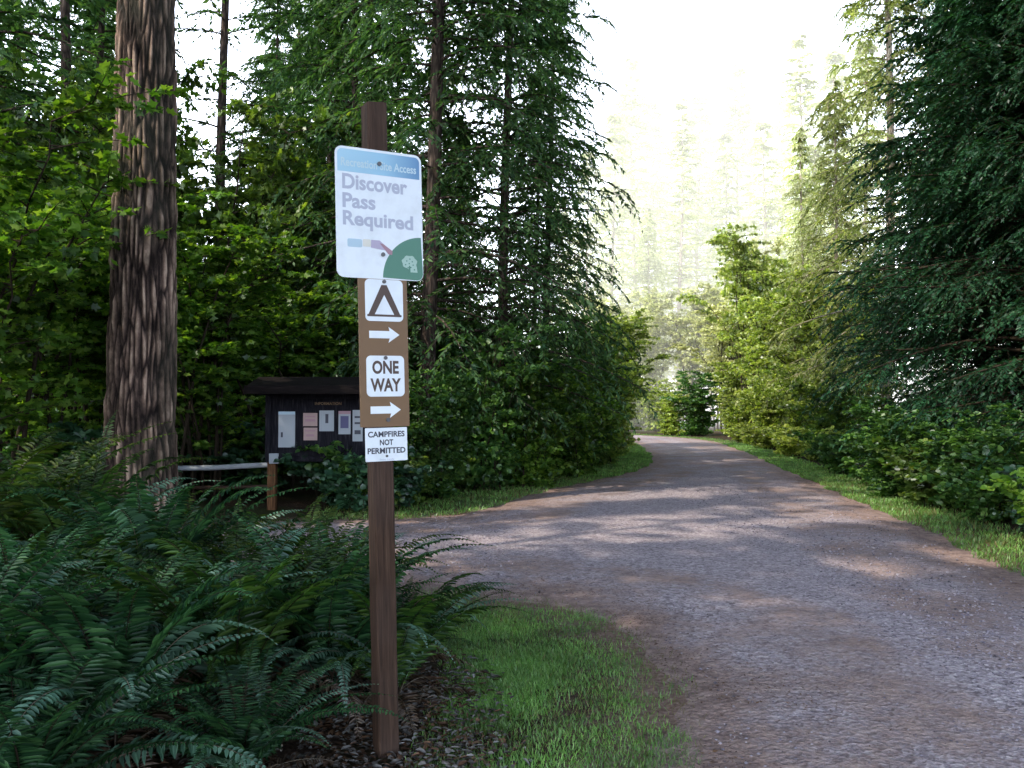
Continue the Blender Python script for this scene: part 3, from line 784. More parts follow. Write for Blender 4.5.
def conifer(seed, h, cb, Rm, nb, ntw, nsp, spray=.11, droop=.35, twdroop=.5, rt=.16, shape=.8, dead=20, sw=.36, up=.15, hollow=.1, wob=.12, lat=.38):
    r = np.random.default_rng(seed)
    tp = trunk_path(r, h, 40, wob)
    tz = tp[:, 2]
    rad = rt * (1 - tz / h) ** .8 + .012; rad[0] *= 1.35; rad[1] *= 1.1
    V, F = tubes(tp[None], rad[None], 12)
    wood = [(V, F, 0)]
    def onaxis(z): return np.stack([np.interp(z, tz, tp[:, 0]), np.interp(z, tz, tp[:, 1]), z], -1)
    # limbs
    u = np.sort(r.random(nb) ** 1.05)
    z0 = cb + (h - cb) * u * .985
    L = Rm * ((1 - u) ** shape) * (.55 + .6 * r.random(nb)) + .25
    L *= np.clip(.55 + u * 6, 0, 1)
    az = np.arange(nb) * 2.399 + r.random(nb) * .9
    s = np.linspace(0, 1, 9)
    dr = droop * (.6 + .8 * r.random(nb)); upv = up + .25 * u
    base = onaxis(z0)
    rdir = np.stack([np.cos(az), np.sin(az), np.zeros(nb)], -1)
    curve = base[:, None, :] + rdir[:, None, :] * (L[:, None] * s[None])[:, :, None]
    curve[:, :, 2] += L[:, None] * (upv[:, None] * s[None] - dr[:, None] * s[None] ** 2 + .08 * s[None] ** 4)
    side = np.stack([-np.sin(az), np.cos(az), np.zeros(nb)], -1)
    sway = (r.random(nb) - .5) * .3
    curve += side[:, None, :] * (sway[:, None] * L[:, None] * s[None] ** 2)[:, :, None]
    lr = (L * .011 + .006)[:, None] * (1 - s[None] * .85)
    V, F = tubes(curve, lr, 4); wood.append((V, F, 0))
    if dead:
        zd = .5 + (cb + .12 * (h - cb)) * r.random(dead); a2 = r.random(dead) * 6.28; Ld = .3 + 1.4 * r.random(dead) * min(1, Rm / 3)
        s5 = np.linspace(0, 1, 5); bd = onaxis(zd)
        cv = bd[:, None, :] + np.stack([np.cos(a2), np.sin(a2), np.zeros(dead)], -1)[:, None, :] * (Ld[:, None] * s5)[:, :, None]
        cv[:, :, 2] += Ld[:, None] * (-.1 * s5 - .25 * s5 ** 2) * (r.random(dead)[:, None] * 1.5 - .2)
        V, F = tubes(cv, (.014 * (1 - s5 * .8))[None] * np.ones((dead, 1)), 3); wood.append((V, F, 0))
    # twigs
    J = np.linspace(.12, 1.0, ntw)[None, :] + (r.random((nb, ntw)) - .5) * .08
    J = np.clip(J, .05, 1)
    sg = np.where((np.arange(ntw)[None, :] + r.integers(0, 2, (nb, 1))) % 2 == 0, 1., -1.)
    ji = J * 8; k0 = np.clip(ji.astype(int), 0, 7); fr = (ji - k0)[..., None]
    bi = np.arange(nb)[:, None]
    TP = curve[bi, k0] * (1 - fr) + curve[bi, k0 + 1] * fr
    TD = norm(curve[bi, k0 + 1] - curve[bi, k0])
    tl = L[:, None] * lat * (1.08 - J * .75) * (.6 + .7 * r.random((nb, ntw))) + spray
    d = norm(TD * (.75 + .3 * r.random((nb, ntw, 1))) + side[:, None, :] * sg[..., None] * (.9 * (1 - (J[..., None] > .97))) + r.normal(0, .12, (nb, ntw, 3)))
    TP = TP.reshape(-1, 3); d = d.reshape(-1, 3); tl = tl.ravel(); nt = len(TP)
    keep = r.random(nt) > hollow; TP, d, tl = TP[keep], d[keep], tl[keep]; nt = len(TP)
    q = np.linspace(0, 1, 4)
    tc = TP[:, None, :] + d[:, None, :] * (tl[:, None] * q)[..., None]
    td = twdroop * (.5 + r.random(nt))
    tc[:, :, 2] -= (tl * td)[:, None] * q ** 1.8
    V, F = tubes(tc, np.full((nt, 1), .005) * (1.2 - q)[None], 3); wood.append((V, F, 0))
    # sprays sitting straight on the limbs
    n1 = nb * ntw * 5; B = np.repeat(np.arange(nb), ntw * 5); tt = .12 + .88 * r.random(n1); jj = tt * 8; kk = np.clip(jj.astype(int), 0, 7); ff = (jj - kk)[:, None]
    P1 = curve[B, kk] * (1 - ff) + curve[B, kk + 1] * ff; T1 = norm(curve[B, kk + 1] - curve[B, kk])
    D1 = T1 * .8 + side[B] * r.normal(0, .8, (n1, 1)) + r.normal(0, .2, (n1, 3)); D1[:, 2] += .1
    s1 = spray * (.6 + .7 * r.random(n1)); VL, FL = cloud(KITE, P1, D1, np.array([0, 0, 1.]) + r.normal(0, .5, (n1, 3)), s1, s1 * sw)
    # sprays
    n = nt * nsp
    T = np.repeat(np.arange(nt), nsp); t = (np.tile(np.arange(nsp), nt) + r.random(n)) / nsp
    P = TP[T] + d[T] * (tl[T] * t)[:, None]; P[:, 2] -= tl[T] * td[T] * t ** 1.8
    tang = d[T].copy(); tang[:, 2] -= td[T] * 1.8 * t ** .8; tang = norm(tang)
    up3 = np.array([0, 0, 1.]); sd_ = norm(np.cross(tang, up3) + 1e-6)
    sgn = np.where(r.random(n) < .5, 1., -1.)
    D = tang + sd_ * (sgn * (.35 + .9 * r.random(n)))[:, None] + r.normal(0, .18, (n, 3))
    D[:, 2] -= .25 * twdroop
    N = up3 + r.normal(0, .45, (n, 3))
    ls = spray * (.65 + .8 * r.random(n)) * (1 - .3 * t)
    V, F = cloud(KITE, P, D, N, ls, ls * sw)
    V, F, _ = merge([(V, F, 0), (VL, FL, 0)])
    return wood, (V, F), (tp, rad)

def tree_meshes(name, args, leaf, barkm='bark'):
    wood, (cv, cf), _ = conifer(**args)
    V, F, mi = merge(wood)
    return mesh_np(name + '_trunk', V, F, M[barkm], True), mesh_np(name + '_crown', cv, cf, M[leaf])

VAR = {}
# tall forest fir, high crown
VAR['tall'] = tree_meshes('tall', dict(seed=1, h=30, cb=8, Rm=3.6, nb=150, ntw=13, nsp=10, spray=.26, droop=.3, twdroop=.35, rt=.24, dead=40, hollow=.25), 'needle')
VAR['tall2'] = tree_meshes('tall2', dict(seed=2, h=26, cb=4, Rm=4.0, nb=170, ntw=13, nsp=10, spray=.26, droop=.4, twdroop=.5, rt=.2, dead=30, hollow=.25), 'needle')
# hemlock behind the post, fine drooping sprays
VAR['hem'] = tree_meshes('hem', dict(seed=3, h=21, cb=1.6, Rm=3.7, nb=230, ntw=18, nsp=19, spray=.16, droop=.45, twdroop=.8, rt=.14, dead=20, hollow=.44, up=.1), 'needle')
VAR['hem2'] = tree_meshes('hem2', dict(seed=4, h=24, cb=2.2, Rm=3.4, nb=200, ntw=18, nsp=19, spray=.16, droop=.5, twdroop=.8, rt=.17, dead=30, hollow=.3, up=.1), 'needle')
# near dark fir at the right: dense to the ground
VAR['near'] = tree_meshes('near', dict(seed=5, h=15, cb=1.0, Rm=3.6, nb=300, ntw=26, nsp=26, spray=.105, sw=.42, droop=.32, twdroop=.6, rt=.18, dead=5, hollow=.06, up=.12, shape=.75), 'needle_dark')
# sparse dead-limbed pole
VAR['pole'] = tree_meshes('pole', dict(seed=6, h=24, cb=4.5, Rm=2.3, nb=60, ntw=8, nsp=7, spray=.2, droop=.25, twdroop=.5, rt=.17, dead=60, hollow=.4), 'needle')
# young tree
VAR['young'] = tree_meshes('young', dict(seed=8, h=5.5, cb=.3, Rm=1.6, nb=110, ntw=13, nsp=11, spray=.11, droop=.25, twdroop=.35, rt=.06, dead=0, hollow=.1), 'needle')
MATCACHE = {}
def put_tree(v, name, loc, rz, s, label, cat='tree', group=None, leaf=None, barkm=None, tilt=(0, 0), sz=None):
    e = empty(name, loc, (R(tilt[0]), R(tilt[1]), R(rz))); e.scale = (s, s, sz or s)
    tag(e, label, cat, group)
    a = link('trunk', VAR[v][0], e); b = link('crown', VAR[v][1], e)
    if leaf:
        b.material_slots[0].link = 'OBJECT'; b.material_slots[0].material = M[leaf]
    if barkm:
        a.material_slots[0].link = 'OBJECT'; a.material_slots[0].material = M[barkm]
    return e

# --- the two hemlocks behind the signpost
put_tree('hem2', 'hemlock', at(424, 17.5), 40, 1.0, 'hemlock with a dark straight trunk just right of the signpost')
put_tree('hem', 'hemlock', at(505, 19.0), 170, .88, 'broad drooping hemlock whose branches reach over the road')
put_tree('hem', 'hemlock', at(350, 20.5), 290, .95, 'hemlock standing behind the kiosk roof, hidden by the signpost top')
put_tree('hem2', 'hemlock', at(545, 26), 100, .75, 'slim hemlock standing back from the road left of the bright gap')

# --- thin trunks against the sky at the left
put_tree('pole', 'fir_tree', at(222, 25), 30, 1.05, 'thin bare trunked fir against the white sky right of the thick trunk')
put_tree('pole', 'fir_tree', at(57, 21), 200, 1.0, 'thin fir trunk at the left, seen above the maple leaves')
put_tree('tall2', 'fir_tree', at(-30, 17), 80, .9, 'leafy fir cut by the left edge of the photo')
put_tree('tall2', 'fir_tree', at(120, 30), 10, .8, 'fir far behind the thick trunk')
put_tree('pole', 'fir_tree', at(300, 34), 110, .95, 'slim fir behind the kiosk, between the bare fir and the hemlocks')
put_tree('tall', 'fir_tree', at(20, 36), 160, .8, 'distant fir behind the leaves at the left edge')

put_tree('hem', 'hemlock', at(322, 27), 33, .85, 'soft hemlock deep behind the kiosk, left of the signpost top')
put_tree('tall2', 'fir_tree', at(88, 24), 133, .8, 'full crowned fir between the left edge and the thick trunk')
put_tree('tall2', 'fir_tree', at(265, 44), 133, .8, 'faint fir far off between the bare fir and the signpost')
# --- right hand side
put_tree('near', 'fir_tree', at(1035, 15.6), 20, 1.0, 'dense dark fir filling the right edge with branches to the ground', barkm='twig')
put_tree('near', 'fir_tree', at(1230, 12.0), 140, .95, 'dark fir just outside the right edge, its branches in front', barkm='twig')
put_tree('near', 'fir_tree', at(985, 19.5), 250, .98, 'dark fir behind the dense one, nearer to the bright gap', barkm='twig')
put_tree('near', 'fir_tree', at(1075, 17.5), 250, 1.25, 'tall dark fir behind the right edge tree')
put_tree('hem2', 'hemlock', at(885, 27), 10, .95, 'tall half sunlit conifer above the right bank', leaf='needle_sun', barkm='bark_sunwashed')
put_tree('hem', 'hemlock', at(835, 34), 200, .72, 'sunlit yellow green conifer beside the right verge', leaf='needle_sun', barkm='bark_sunwashed')
put_tree('hem2', 'hemlock', at(800, 52), 20, .8, 'pale tall conifer behind the sunlit one', leaf='needle_sunwashed', barkm='bark_sunwashed')

# --- pale forest beyond the bend
gf = 'pale sunlit conifers beyond the bend'
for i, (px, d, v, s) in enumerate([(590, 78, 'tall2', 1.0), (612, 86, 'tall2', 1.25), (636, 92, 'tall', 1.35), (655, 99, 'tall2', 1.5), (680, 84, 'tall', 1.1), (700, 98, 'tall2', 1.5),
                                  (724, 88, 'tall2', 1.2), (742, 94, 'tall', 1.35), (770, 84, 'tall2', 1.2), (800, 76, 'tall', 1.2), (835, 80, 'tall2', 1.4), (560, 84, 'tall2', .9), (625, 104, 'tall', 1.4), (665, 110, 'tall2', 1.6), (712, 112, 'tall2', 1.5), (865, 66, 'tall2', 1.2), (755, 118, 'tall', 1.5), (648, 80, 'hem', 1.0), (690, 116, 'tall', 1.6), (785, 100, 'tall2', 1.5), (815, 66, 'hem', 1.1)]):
    put_tree(v, 'conifer', at(px, d), i * 77, s, 'pale sunlit conifer beyond the bend in the road', group=gf, leaf='needle_sunwashed', barkm='bark_sunwashed')

# --- forest behind, left and right (dark mass between the named trees)
gl = 'dark conifers deep in the left hand forest'
rr = random.Random(5)
for i in range(20):
    px = rr.uniform(-250, 165) if i % 2 else rr.uniform(330, 540); d = rr.uniform(28, 40) if i % 2 else rr.uniform(24, 32)
    put_tree(rr.choice(['tall', 'tall2', 'hem2']), 'conifer', at(px, d), rr.uniform(0, 360), (rr.uniform(.6, .85) if px < 200 else rr.uniform(.42, .55)), 'dark conifer deep in the forest left of the road', group=gl)
gr = 'dark conifers deep in the right hand forest'
for i in range(12):
    px = rr.uniform(930, 1300); d = rr.uniform(22, 45)
    put_tree(rr.choice(['tall', 'tall2', 'hem2']), 'conifer', at(px, d), rr.uniform(0, 360), rr.uniform(.7, 1), 'dark conifer deep in the forest right of the road', group=gr)
# --- unseen trees added round the frame to shade the road and cut ambient light
gs = 'tall unseen conifers added outside the frame to shade the road'
for i, (x, y) in enumerate([(-8, -4), (-12, -1), (-5, -9), (-14, -6), (-10, -12), (-18, -1), (-3, -14), (-19, -10), (-25, -4), (-13, -18), (-28, 2), (-30, 10), (-24, 13), (4, -12), (9, -7), (11, 0), (10.5, 5), (-18, 21), (-29, 22)]):
    put_tree(['tall', 'tall2'][i % 2], 'conifer', (x, y, 0), i * 53, {(-18, -1): .55, (-12, -1): .92, (-25, -4): .85}.get((x, y), .95 + .12 * (i % 3)), 'tall unseen conifer added outside the frame to shade the road', group=gs)

for i, (x, y, s) in enumerate([(-16.8, 3.4, .8), (-17, 8.5, .8), (-11.2, 1.9, .85), (-15.4, 1.2, 1.05), (-17.5, -.2, 1.12), (-12.4, 3.8, .78), (-9.5, 5.6, .5), (-16, -.1, 1.15)]):  # unseen thin trees added toward the sun to break its light into patches
    put_tree('pole', 'conifer', (x, y, 0), i * 61, s, 'thin crowned unseen conifer added outside the frame to dapple the sunlight', group='thin crowned unseen conifers added outside the frame to dapple the sunlight')

# ------------------------------------------------------------------ THE THICK FIR TRUNK
def big_fir():
    loc = at(141, 11.6); root = empty('old_fir', loc, (0, R(.1), 0)); tag(root, 'massive old fir trunk with deeply furrowed bark left of the kiosk', 'tree')
    nz, na = 640, 260; Ht = 12.0
    Z = np.linspace(-.2, Ht, nz); A = np.arange(na) * 2 * math.pi / na
    ZZ, AA = np.meshgrid(Z, A, indexing='ij')
    r0 = .455 * (1 - .027 * ZZ) + .09 * np.exp(-np.maximum(ZZ, 0) / .4)
    ridge = np.zeros(ZZ.shape)
    for i in range(nz):
        for j in range(na):
            c, s_ = math.cos(A[j]), math.sin(A[j]); z = Z[i]
            wx = .35 * mnoise.noise(Vector((c * 1.5, s_ * 1.5, z * .8)))
            p = Vector((c * 6.4 + wx, s_ * 6.4 + wx, z * 1.5 + .5 * mnoise.noise(Vector((c * 4, s_ * 4, z * 2)))))
            dd, _ = mnoise.voronoi(p)
            e = min((dd[1] - dd[0]) * 2.1, 1.0)
            ridge[i, j] = e * .8 + .2 * (mnoise.noise(Vector((c * 9, s_ * 9, z * 6))) + .5)
    rr_ = r0 + (ridge - .5) * .06
    V = np.stack([rr_ * np.cos(AA), rr_ * np.sin(AA), ZZ], -1).reshape(-1, 3)
    i, j = np.meshgrid(np.arange(nz - 1), np.arange(na), indexing='ij'); b = (i * na + j).ravel(); b2 = (i * na + (j + 1) % na).ravel()
    Fq = np.stack([b, b2, b2 + na, b + na], -1)
    # upper trunk continues into the crown
    me = mesh_np('trunk', V, Fq, M['bigbark'], True, {'ridge': ridge.ravel()})
    link('trunk', me, root)
    wood, (cv, cf), (tp, rad) = conifer(seed=21, h=34, cb=11, Rm=5, nb=90, ntw=12, nsp=10, spray=.3, droop=.3, twdroop=.4, rt=.3, dead=0, hollow=.2, wob=.02)
    V, F, mi = merge(wood); V = V[:]; 
    link('upper_trunk', mesh_np('upper_trunk', V, F, M['bark'], True), root)
    link('crown', mesh_np('crown', cv, cf, M['needle']), root)
big_fir()

# ------------------------------------------------------------------ BROADLEAF SHRUBS
def shrub(seed, h, spread, nst, nbr, nlf, leaf, tmpl, mats, flat=.6, low=.15, wl=.9, stem=.012):
    r = np.random.default_rng(seed)
    az = r.random(nst) * 6.283; lean = spread * (.25 + .75 * r.random(nst)); hh = h * (.55 + .5 * r.random(nst))
    s = np.linspace(0, 1, 9); rd = np.stack([np.cos(az), np.sin(az)], -1)
    st = np.zeros((nst, 9, 3))
    b0 = r.normal(0, .12 * spread, (nst, 2))
    st[:, :, :2] = b0[:, None] + rd[:, None, :] * (lean[:, None] * s ** 1.5)[..., None]
    st[:, :, 2] = hh[:, None] * (1 - (1 - s) ** 1.6)
    st[:, :, :2] += r.normal(0, .035 * h / 2, (nst, 9, 2)) * s[None, :, None]
    V, F = tubes(st, stem * (h / 2) * (1.1 - s)[None] * (.7 + .6 * r.random((nst, 1))), 5); wood = [(V, F, 1)]
    # branchlets
    n = nst * nbr; T = np.repeat(np.arange(nst), nbr); t = low + (1 - low) * r.random(n) ** (.8 if low > .12 else 1.25)
    k = np.clip((t * 8).astype(int), 0, 7); fr = (t * 8 - k)[:, None]
    P = st[T, k] * (1 - fr) + st[T, k + 1] * fr
    a = r.random(n) * 6.283; D = np.stack([np.cos(a), np.sin(a), .15 + .35 * r.random(n)], -1); D = norm(D)
    bl = spread * .42 * (.4 + .8 * r.random(n))
    q = np.linspace(0, 1, 4); bc = P[:, None] + D[:, None] * (bl[:, None] * q)[..., None]; bc[:, :, 2] -= .18 * bl[:, None] * q ** 2
    V, F = tubes(bc, np.full((n, 1), .0035 * max(h / 2, .6)) * (1.2 - q), 3); wood.append((V, F, 1))
    # leaves
    m = n * nlf; T2 = np.repeat(np.arange(n), nlf); t2 = .15 + .9 * r.random(m)
    LP = P[T2] + D[T2] * (bl[T2] * t2)[:, None]; LP[:, 2] -= .18 * bl[T2] * t2 ** 2
    a2 = r.random(m) * 6.283; LD = np.stack([np.cos(a2), np.sin(a2), -.1 + .3 * r.normal(0, 1, m)], -1)
    LP += LD * leaf * .3 * r.random((m, 1))
    N = np.array([0, 0, 1.]) * flat + r.normal(0, .38, (m, 3))
    ls = leaf * (.55 + .7 * r.random(m))
    V, F = cloud(tmpl, LP, LD, N, ls, ls * wl)
    V2, F2, mi = merge(wood)
    return mesh_np('stems', V2, F2, mats[1], True), mesh_np('foliage', V, F, mats[0])
SV = {}
SV['maple'] = [shrub(200 + i, 4.8, 2.3, 14, 30, 34, .12, MAPLE, (M['maple'], M['twig'])) for i in range(2)]
SV['bush'] = [shrub(210 + i, 2.0, 1.1, 20, 20, 24, .085, LEAF6, (M['shrub'], M['twig']), low=.02) for i in range(2)]
SV['low'] = [shrub(220 + i, .75, .7, 14, 9, 16, .075, LEAF6, (M['shrub_blue'], M['twig']), low=.1) for i in range(2)]
def put_shrub(v, k, loc, rz, s, label, name='shrub', cat='shrub', group=None, leaf=None, sz=None):
    a, b = SV[v][k % len(SV[v])]
    e = empty(name, loc, (0, 0, R(rz))); e.scale = (s, s, sz or s); tag(e, label, cat, group)
    link('stems', a, e); f = link('foliage', b, e)
    if leaf: f.material_slots[0].link = 'OBJECT'; f.material_slots[0].material = M[leaf]
    return e
# vine maples left
put_shrub('maple', 1, (-9.4, 8.6, 0), 20, 1.35, 'unseen vine maple added outside the frame to dapple the thick trunk', 'vine_maple', sz=1.05)  # added out of view so its leaves throw dapples on the trunk
for i, (px, d, s, sz, lb) in enumerate([
    (20, 13.5, 1.15, 1.2, 'vine maple with bright layered leaves at the left edge'),
    (85, 16.0, 1.2, 1.3, 'tall vine maple between the left edge and the thick trunk'),
    (205, 14.8, 1.0, .95, 'vine maple right of the thick trunk above the pale rail'),
    (265, 16.5, 1.05, .95, 'vine maple reaching over the kiosk roof'),
    (325, 18.0, 1.0, .9, 'vine maple directly behind the kiosk'),
    (-40, 11, 1.1, 1.2, 'vine maple mostly outside the left edge'),
    (130, 19, 1.2, 1.3, 'vine maple behind the thick trunk'),
    (40, 20, 1.3, 1.55, 'tallest vine maple deep at the left'),
    (240, 21, 1.2, 1.1, 'vine maple standing deep behind the rail'),
    (385, 21, 1.1, 1.0, 'vine maple between signpost and hemlocks')]):
    put_shrub('maple', i, at(px, d), i * 67, s, lb, 'vine_maple', 'shrub', 'vine maples of the left hand understory', sz=sz)
for i, (px, d, s, sz, lf, lb) in enumerate([(200, 18, 1.1, 1.8, 'shrub_lit', 'tall sunlit maple just right of the thick trunk'), (285, 20.5, 1.0, 1.6, 'shrub_lit', 'tall half lit maple between the bare fir and the signpost'),
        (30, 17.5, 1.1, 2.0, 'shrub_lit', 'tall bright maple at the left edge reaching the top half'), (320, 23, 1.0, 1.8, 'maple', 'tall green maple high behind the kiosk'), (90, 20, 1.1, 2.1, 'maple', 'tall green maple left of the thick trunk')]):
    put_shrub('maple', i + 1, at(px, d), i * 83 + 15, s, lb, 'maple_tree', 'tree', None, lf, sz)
put_tree('hem', 'hemlock', at(268, 31), 210, .9, 'far hemlock seen through the gap right of the bare fir')
# bushes on the left bank, by the bend in the middle
for i, (px, d, s, sz, lf, lb) in enumerate([
    (440, 15.2, .9, 1.1, None, 'leafy bush right of the signpost at the mouth of the side road'),
    (480, 17.0, 1.2, 1.5, None, 'tall leafy bush below the drooping hemlock'),
    (525, 17.8, 1.15, 1.2, 'maple', 'leafy bush between hemlock trunk and grass verge'),
    (570, 20.5, 1.2, 1.3, 'maple', 'broad bush on the left bank of the road'),
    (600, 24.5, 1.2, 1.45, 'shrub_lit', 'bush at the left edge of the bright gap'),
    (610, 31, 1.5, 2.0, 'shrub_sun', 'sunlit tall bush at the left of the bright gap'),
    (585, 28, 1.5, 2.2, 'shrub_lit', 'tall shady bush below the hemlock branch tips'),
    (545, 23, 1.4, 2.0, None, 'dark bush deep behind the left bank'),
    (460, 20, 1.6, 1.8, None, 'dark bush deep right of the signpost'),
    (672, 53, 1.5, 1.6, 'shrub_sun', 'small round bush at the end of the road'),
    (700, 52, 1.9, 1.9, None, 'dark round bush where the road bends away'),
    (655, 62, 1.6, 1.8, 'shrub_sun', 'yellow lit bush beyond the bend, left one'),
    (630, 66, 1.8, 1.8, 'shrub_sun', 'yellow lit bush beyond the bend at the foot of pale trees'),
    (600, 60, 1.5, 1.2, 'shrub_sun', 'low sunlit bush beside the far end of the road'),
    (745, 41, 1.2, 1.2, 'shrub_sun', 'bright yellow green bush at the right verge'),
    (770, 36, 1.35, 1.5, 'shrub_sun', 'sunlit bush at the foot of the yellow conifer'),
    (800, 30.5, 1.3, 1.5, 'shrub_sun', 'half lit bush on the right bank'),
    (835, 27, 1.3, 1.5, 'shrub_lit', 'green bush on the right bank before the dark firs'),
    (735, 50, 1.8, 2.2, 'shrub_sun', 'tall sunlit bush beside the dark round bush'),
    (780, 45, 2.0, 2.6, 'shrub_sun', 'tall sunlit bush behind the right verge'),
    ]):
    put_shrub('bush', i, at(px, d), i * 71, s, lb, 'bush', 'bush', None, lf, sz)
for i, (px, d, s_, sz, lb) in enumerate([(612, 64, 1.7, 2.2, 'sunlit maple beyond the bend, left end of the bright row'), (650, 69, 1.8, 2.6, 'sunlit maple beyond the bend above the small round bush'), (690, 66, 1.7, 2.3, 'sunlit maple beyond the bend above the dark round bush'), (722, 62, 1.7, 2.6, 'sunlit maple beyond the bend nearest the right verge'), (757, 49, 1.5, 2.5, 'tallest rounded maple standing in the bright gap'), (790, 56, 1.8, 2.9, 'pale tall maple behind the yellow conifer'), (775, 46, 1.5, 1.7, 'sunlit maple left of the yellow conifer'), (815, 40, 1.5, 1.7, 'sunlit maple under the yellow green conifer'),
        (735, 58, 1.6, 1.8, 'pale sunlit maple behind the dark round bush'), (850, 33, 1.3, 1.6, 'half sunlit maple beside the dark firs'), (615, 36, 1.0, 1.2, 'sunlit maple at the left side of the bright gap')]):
    put_shrub('maple', i, at(px, d), i * 97, s_, lb, 'maple_tree', 'tree', None, 'leaf_sunwashed' if d > 54 else 'shrub_sun', sz)
for i in range(15):
    px = -90 + i * 25 + rr.uniform(-8, 8); d = rr.uniform(13.4, 14.6) if px < 150 else rr.uniform(15.3, 16.2)
    put_shrub('low', i, at(px, d), i * 41, rr.uniform(1.2, 1.9), 'low leafy plant in the shade round the thick trunk and the rail', 'low_shrub', 'shrub', 'low plants round the thick trunk', ['shrub', 'shrub_blue'][i % 2])
gu = 'dark bushes of the deep left hand understory'
for i in range(26):
    px = -120 + i * 26 + rr.uniform(-8, 8)
    put_shrub('bush', i, at(px, rr.uniform(19, 27)), i * 33, rr.uniform(1.4, 2.0), 'dark bush in the deep shade of the left hand forest', 'bush', 'bush', gu, None, rr.uniform(1.3, 1.9))
# low leafy plants along both verges
lows = []
rr = random.Random(3)
def side_pts(line, off, y0, y1, n, jit):
    L = smooth_line(line, 12); L = L[(L[:, 1] > y0) & (L[:, 1] < y1)]
    for i in range(n):
        p = L[rr.randrange(len(L))]; yield Vector((p[0] + off + rr.uniform(-jit, jit), p[1] + rr.uniform(-.3, .3), 0))
for p in side_pts(right_edge, 1.45, 7, 40, 76, .5): lows.append((p, 'r'))
for p in side_pts(north_left, -1.75, 13.2, 34, 34, .55): lows.append((p, 'l'))
for i, (p, sd_) in enumerate(lows):
    lf = ['shrub_blue', 'shrub', 'maple'][i % 3]
    if p.y > 24: lf = 'shrub_sun'  # farther plants get the leaf colour with sun painted in
    elif i % 5 == 4: lf = 'shrub_lit'
    put_shrub('low', i, p, i * 49, rr.uniform(.85, 1.5), 'low leafy plant at the foot of the right bank' if sd_ == 'r' else 'low leafy plant at the foot of the left bank',
              'low_shrub', 'shrub', 'low plants along the right verge' if sd_ == 'r' else 'low plants along the left verge', lf)
for i, (px, d, s, sz) in enumerate([(900, 15.5, 1.0, .8), (960, 14, 1.0, .8), (870, 20, 1.1, .9), (1040, 12.5, 1.0, .8)]):
    put_shrub('bush', i, at(px, d), i * 50, s, ['leafy bush below the dark firs, nearest the bright gap', 'leafy bush below the dense dark fir', 'leafy bush where the right bank turns sunny', 'leafy bush at the right edge of the photo'][i], 'bush', 'bush', None, None, sz)

# ------------------------------------------------------------------ LIGHT
SUN_AZ = -126.0   # degrees from +Y, clockwise positive: from the left, slightly behind
SUN_EL = 44.0
w = bpy.data.worlds.new('World'); sc.world = w; w.use_nodes = True
nt = w.node_tree; bg = nt.nodes['Background']
sky = nt.nodes.new('ShaderNodeTexSky'); sky.sky_type = 'NISHITA'; sky.sun_disc = False
sky.sun_elevation = R(SUN_EL); sky.sun_rotation = R(SUN_AZ); sky.air_density = 1.0; sky.dust_density = 4.0; sky.ozone_density = 1.0
hsv = nt.nodes.new('ShaderNodeHueSaturation'); hsv.inputs['Saturation'].default_value = .45; hsv.inputs['Value'].default_value = 11.5
nt.links.new(sky.outputs[0], hsv.inputs['Color']); tcw = nt.nodes.new('ShaderNodeTexCoord'); sx = nt.nodes.new('ShaderNodeSeparateXYZ'); nt.links.new(tcw.outputs['Generated'], sx.inputs[0])
rw = nt.nodes.new('ShaderNodeValToRGB'); rw.color_ramp.elements[0].position = .32; rw.color_ramp.elements[0].color = (1, 1, 1, 1)
rw.color_ramp.elements[1].position = .58; rw.color_ramp.elements[1].color = (.045, .052, .075, 1)   # milky low sky, deeper blue overhead
nt.links.new(sx.outputs[2], rw.inputs[0])
mw = nt.nodes.new('ShaderNodeMix'); mw.data_type = 'RGBA'; mw.blend_type = 'MULTIPLY'; mw.inputs[0].default_value = 1
nt.links.new(hsv.outputs[0], mw.inputs[6]); nt.links.new(rw.outputs[0], mw.inputs[7])
ry = nt.nodes.new('ShaderNodeValToRGB'); ry.color_ramp.elements[0].position = .0; ry.color_ramp.elements[0].color = (.66, .70, .78, 1)   # sky behind dimmed and blued to cut ambient light on the road
ry.color_ramp.elements[1].position = .6; ry.color_ramp.elements[1].color = (1, 1, 1, 1)
nt.links.new(sx.outputs[1], ry.inputs[0])
mw2 = nt.nodes.new('ShaderNodeMix'); mw2.data_type = 'RGBA'; mw2.blend_type = 'MULTIPLY'; mw2.inputs[0].default_value = 1
nt.links.new(mw.outputs[2], mw2.inputs[6]); nt.links.new(ry.outputs[0], mw2.inputs[7])
nt.links.new(mw2.outputs[2], bg.inputs[0]); bg.inputs[1].default_value = .15
sd_ = bpy.data.lights.new('sun', 'SUN'); sd_.energy = 5.0; sd_.angle = R(.5); sd_.color = (1, .87, .69)
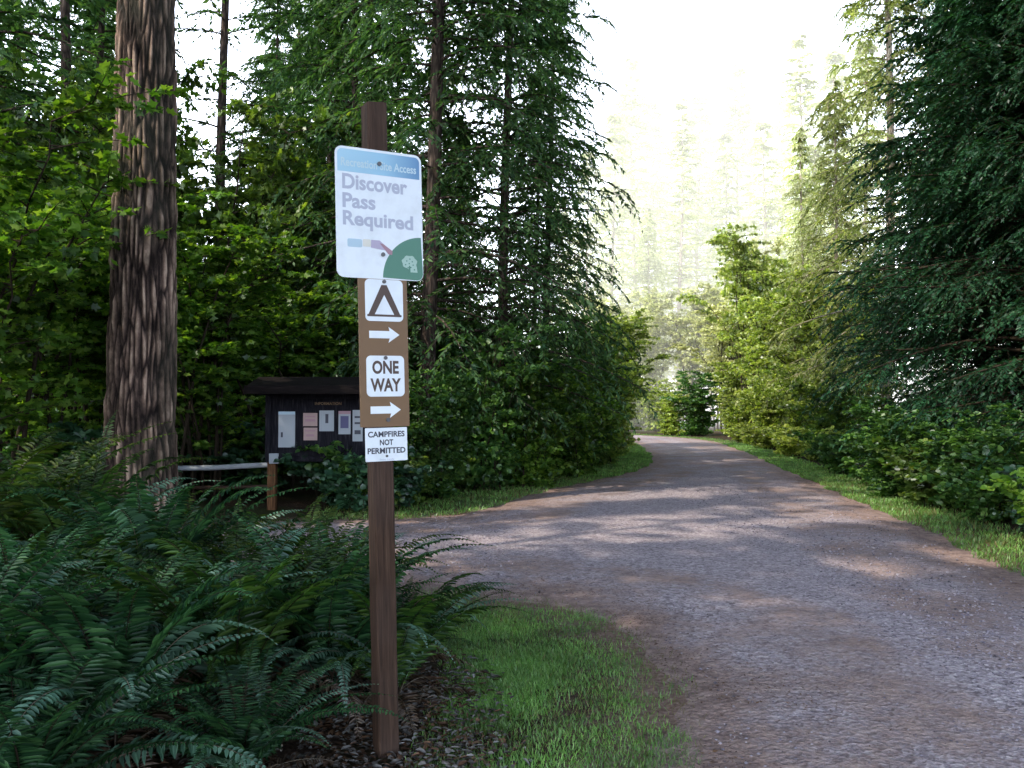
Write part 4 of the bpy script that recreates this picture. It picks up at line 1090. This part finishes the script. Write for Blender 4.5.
so = bpy.data.objects.new('sun', sd_); COL.objects.link(so)
dv = Vector((math.sin(R(SUN_AZ)) * math.cos(R(SUN_EL)), math.cos(R(SUN_AZ)) * math.cos(R(SUN_EL)), math.sin(R(SUN_EL))))
so.rotation_euler = (-dv).to_track_quat('-Z', 'Y').to_euler(); so.location = dv * 50

# ------------------------------------------------------------------ HAZE
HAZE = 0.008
if HAZE:
    t = NT('glowing_haze'); v = t.n('ShaderNodeVolumeScatter'); v.inputs['Density'].default_value = HAZE
    v.inputs['Color'].default_value = (1, .98, .9, 1); v.inputs['Anisotropy'].default_value = .0
    em = t.n('ShaderNodeEmission'); em.inputs[0].default_value = (1, .99, .93, 1); em.inputs[1].default_value = HAZE * 1.45   # added glow whitens the gap, standing for light scattered many times in the haze
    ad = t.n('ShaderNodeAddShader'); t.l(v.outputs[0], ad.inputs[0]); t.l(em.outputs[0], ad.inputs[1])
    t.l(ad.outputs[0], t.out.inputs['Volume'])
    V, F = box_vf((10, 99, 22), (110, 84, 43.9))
    o = link('haze', mesh_np('haze', V, F, t.m)); tag(o, 'pale glowing haze added to whiten the gap beyond the bend', 'haze', kind='stuff')

# ------------------------------------------------------------------ CAMERA
cd = bpy.data.cameras.new('camera'); cam = bpy.data.objects.new('camera', cd); COL.objects.link(cam)
cd.sensor_width = 36; cd.lens = F_PX * 36 / 1024; cd.clip_end = 1500; cd.clip_start = .05
cam.location = (0, 0, CAM_H); cam.rotation_euler = (R(90) + math.atan((HOR - 384) / F_PX), 0, 0)
sc.camera = cam
sc.render.engine = 'CYCLES'
cy = sc.cycles
cy.max_bounces = 4; cy.diffuse_bounces = 2; cy.glossy_bounces = 2; cy.transmission_bounces = 3; cy.transparent_max_bounces = 4; cy.volume_bounces = 0
cy.use_denoising = True; cy.use_adaptive_sampling = True; cy.adaptive_threshold = .02
cy.sample_clamp_indirect = 6
sc.view_settings.view_transform = 'Standard'; sc.view_settings.look = 'None'; sc.view_settings.exposure = 0; sc.view_settings.gamma = 1
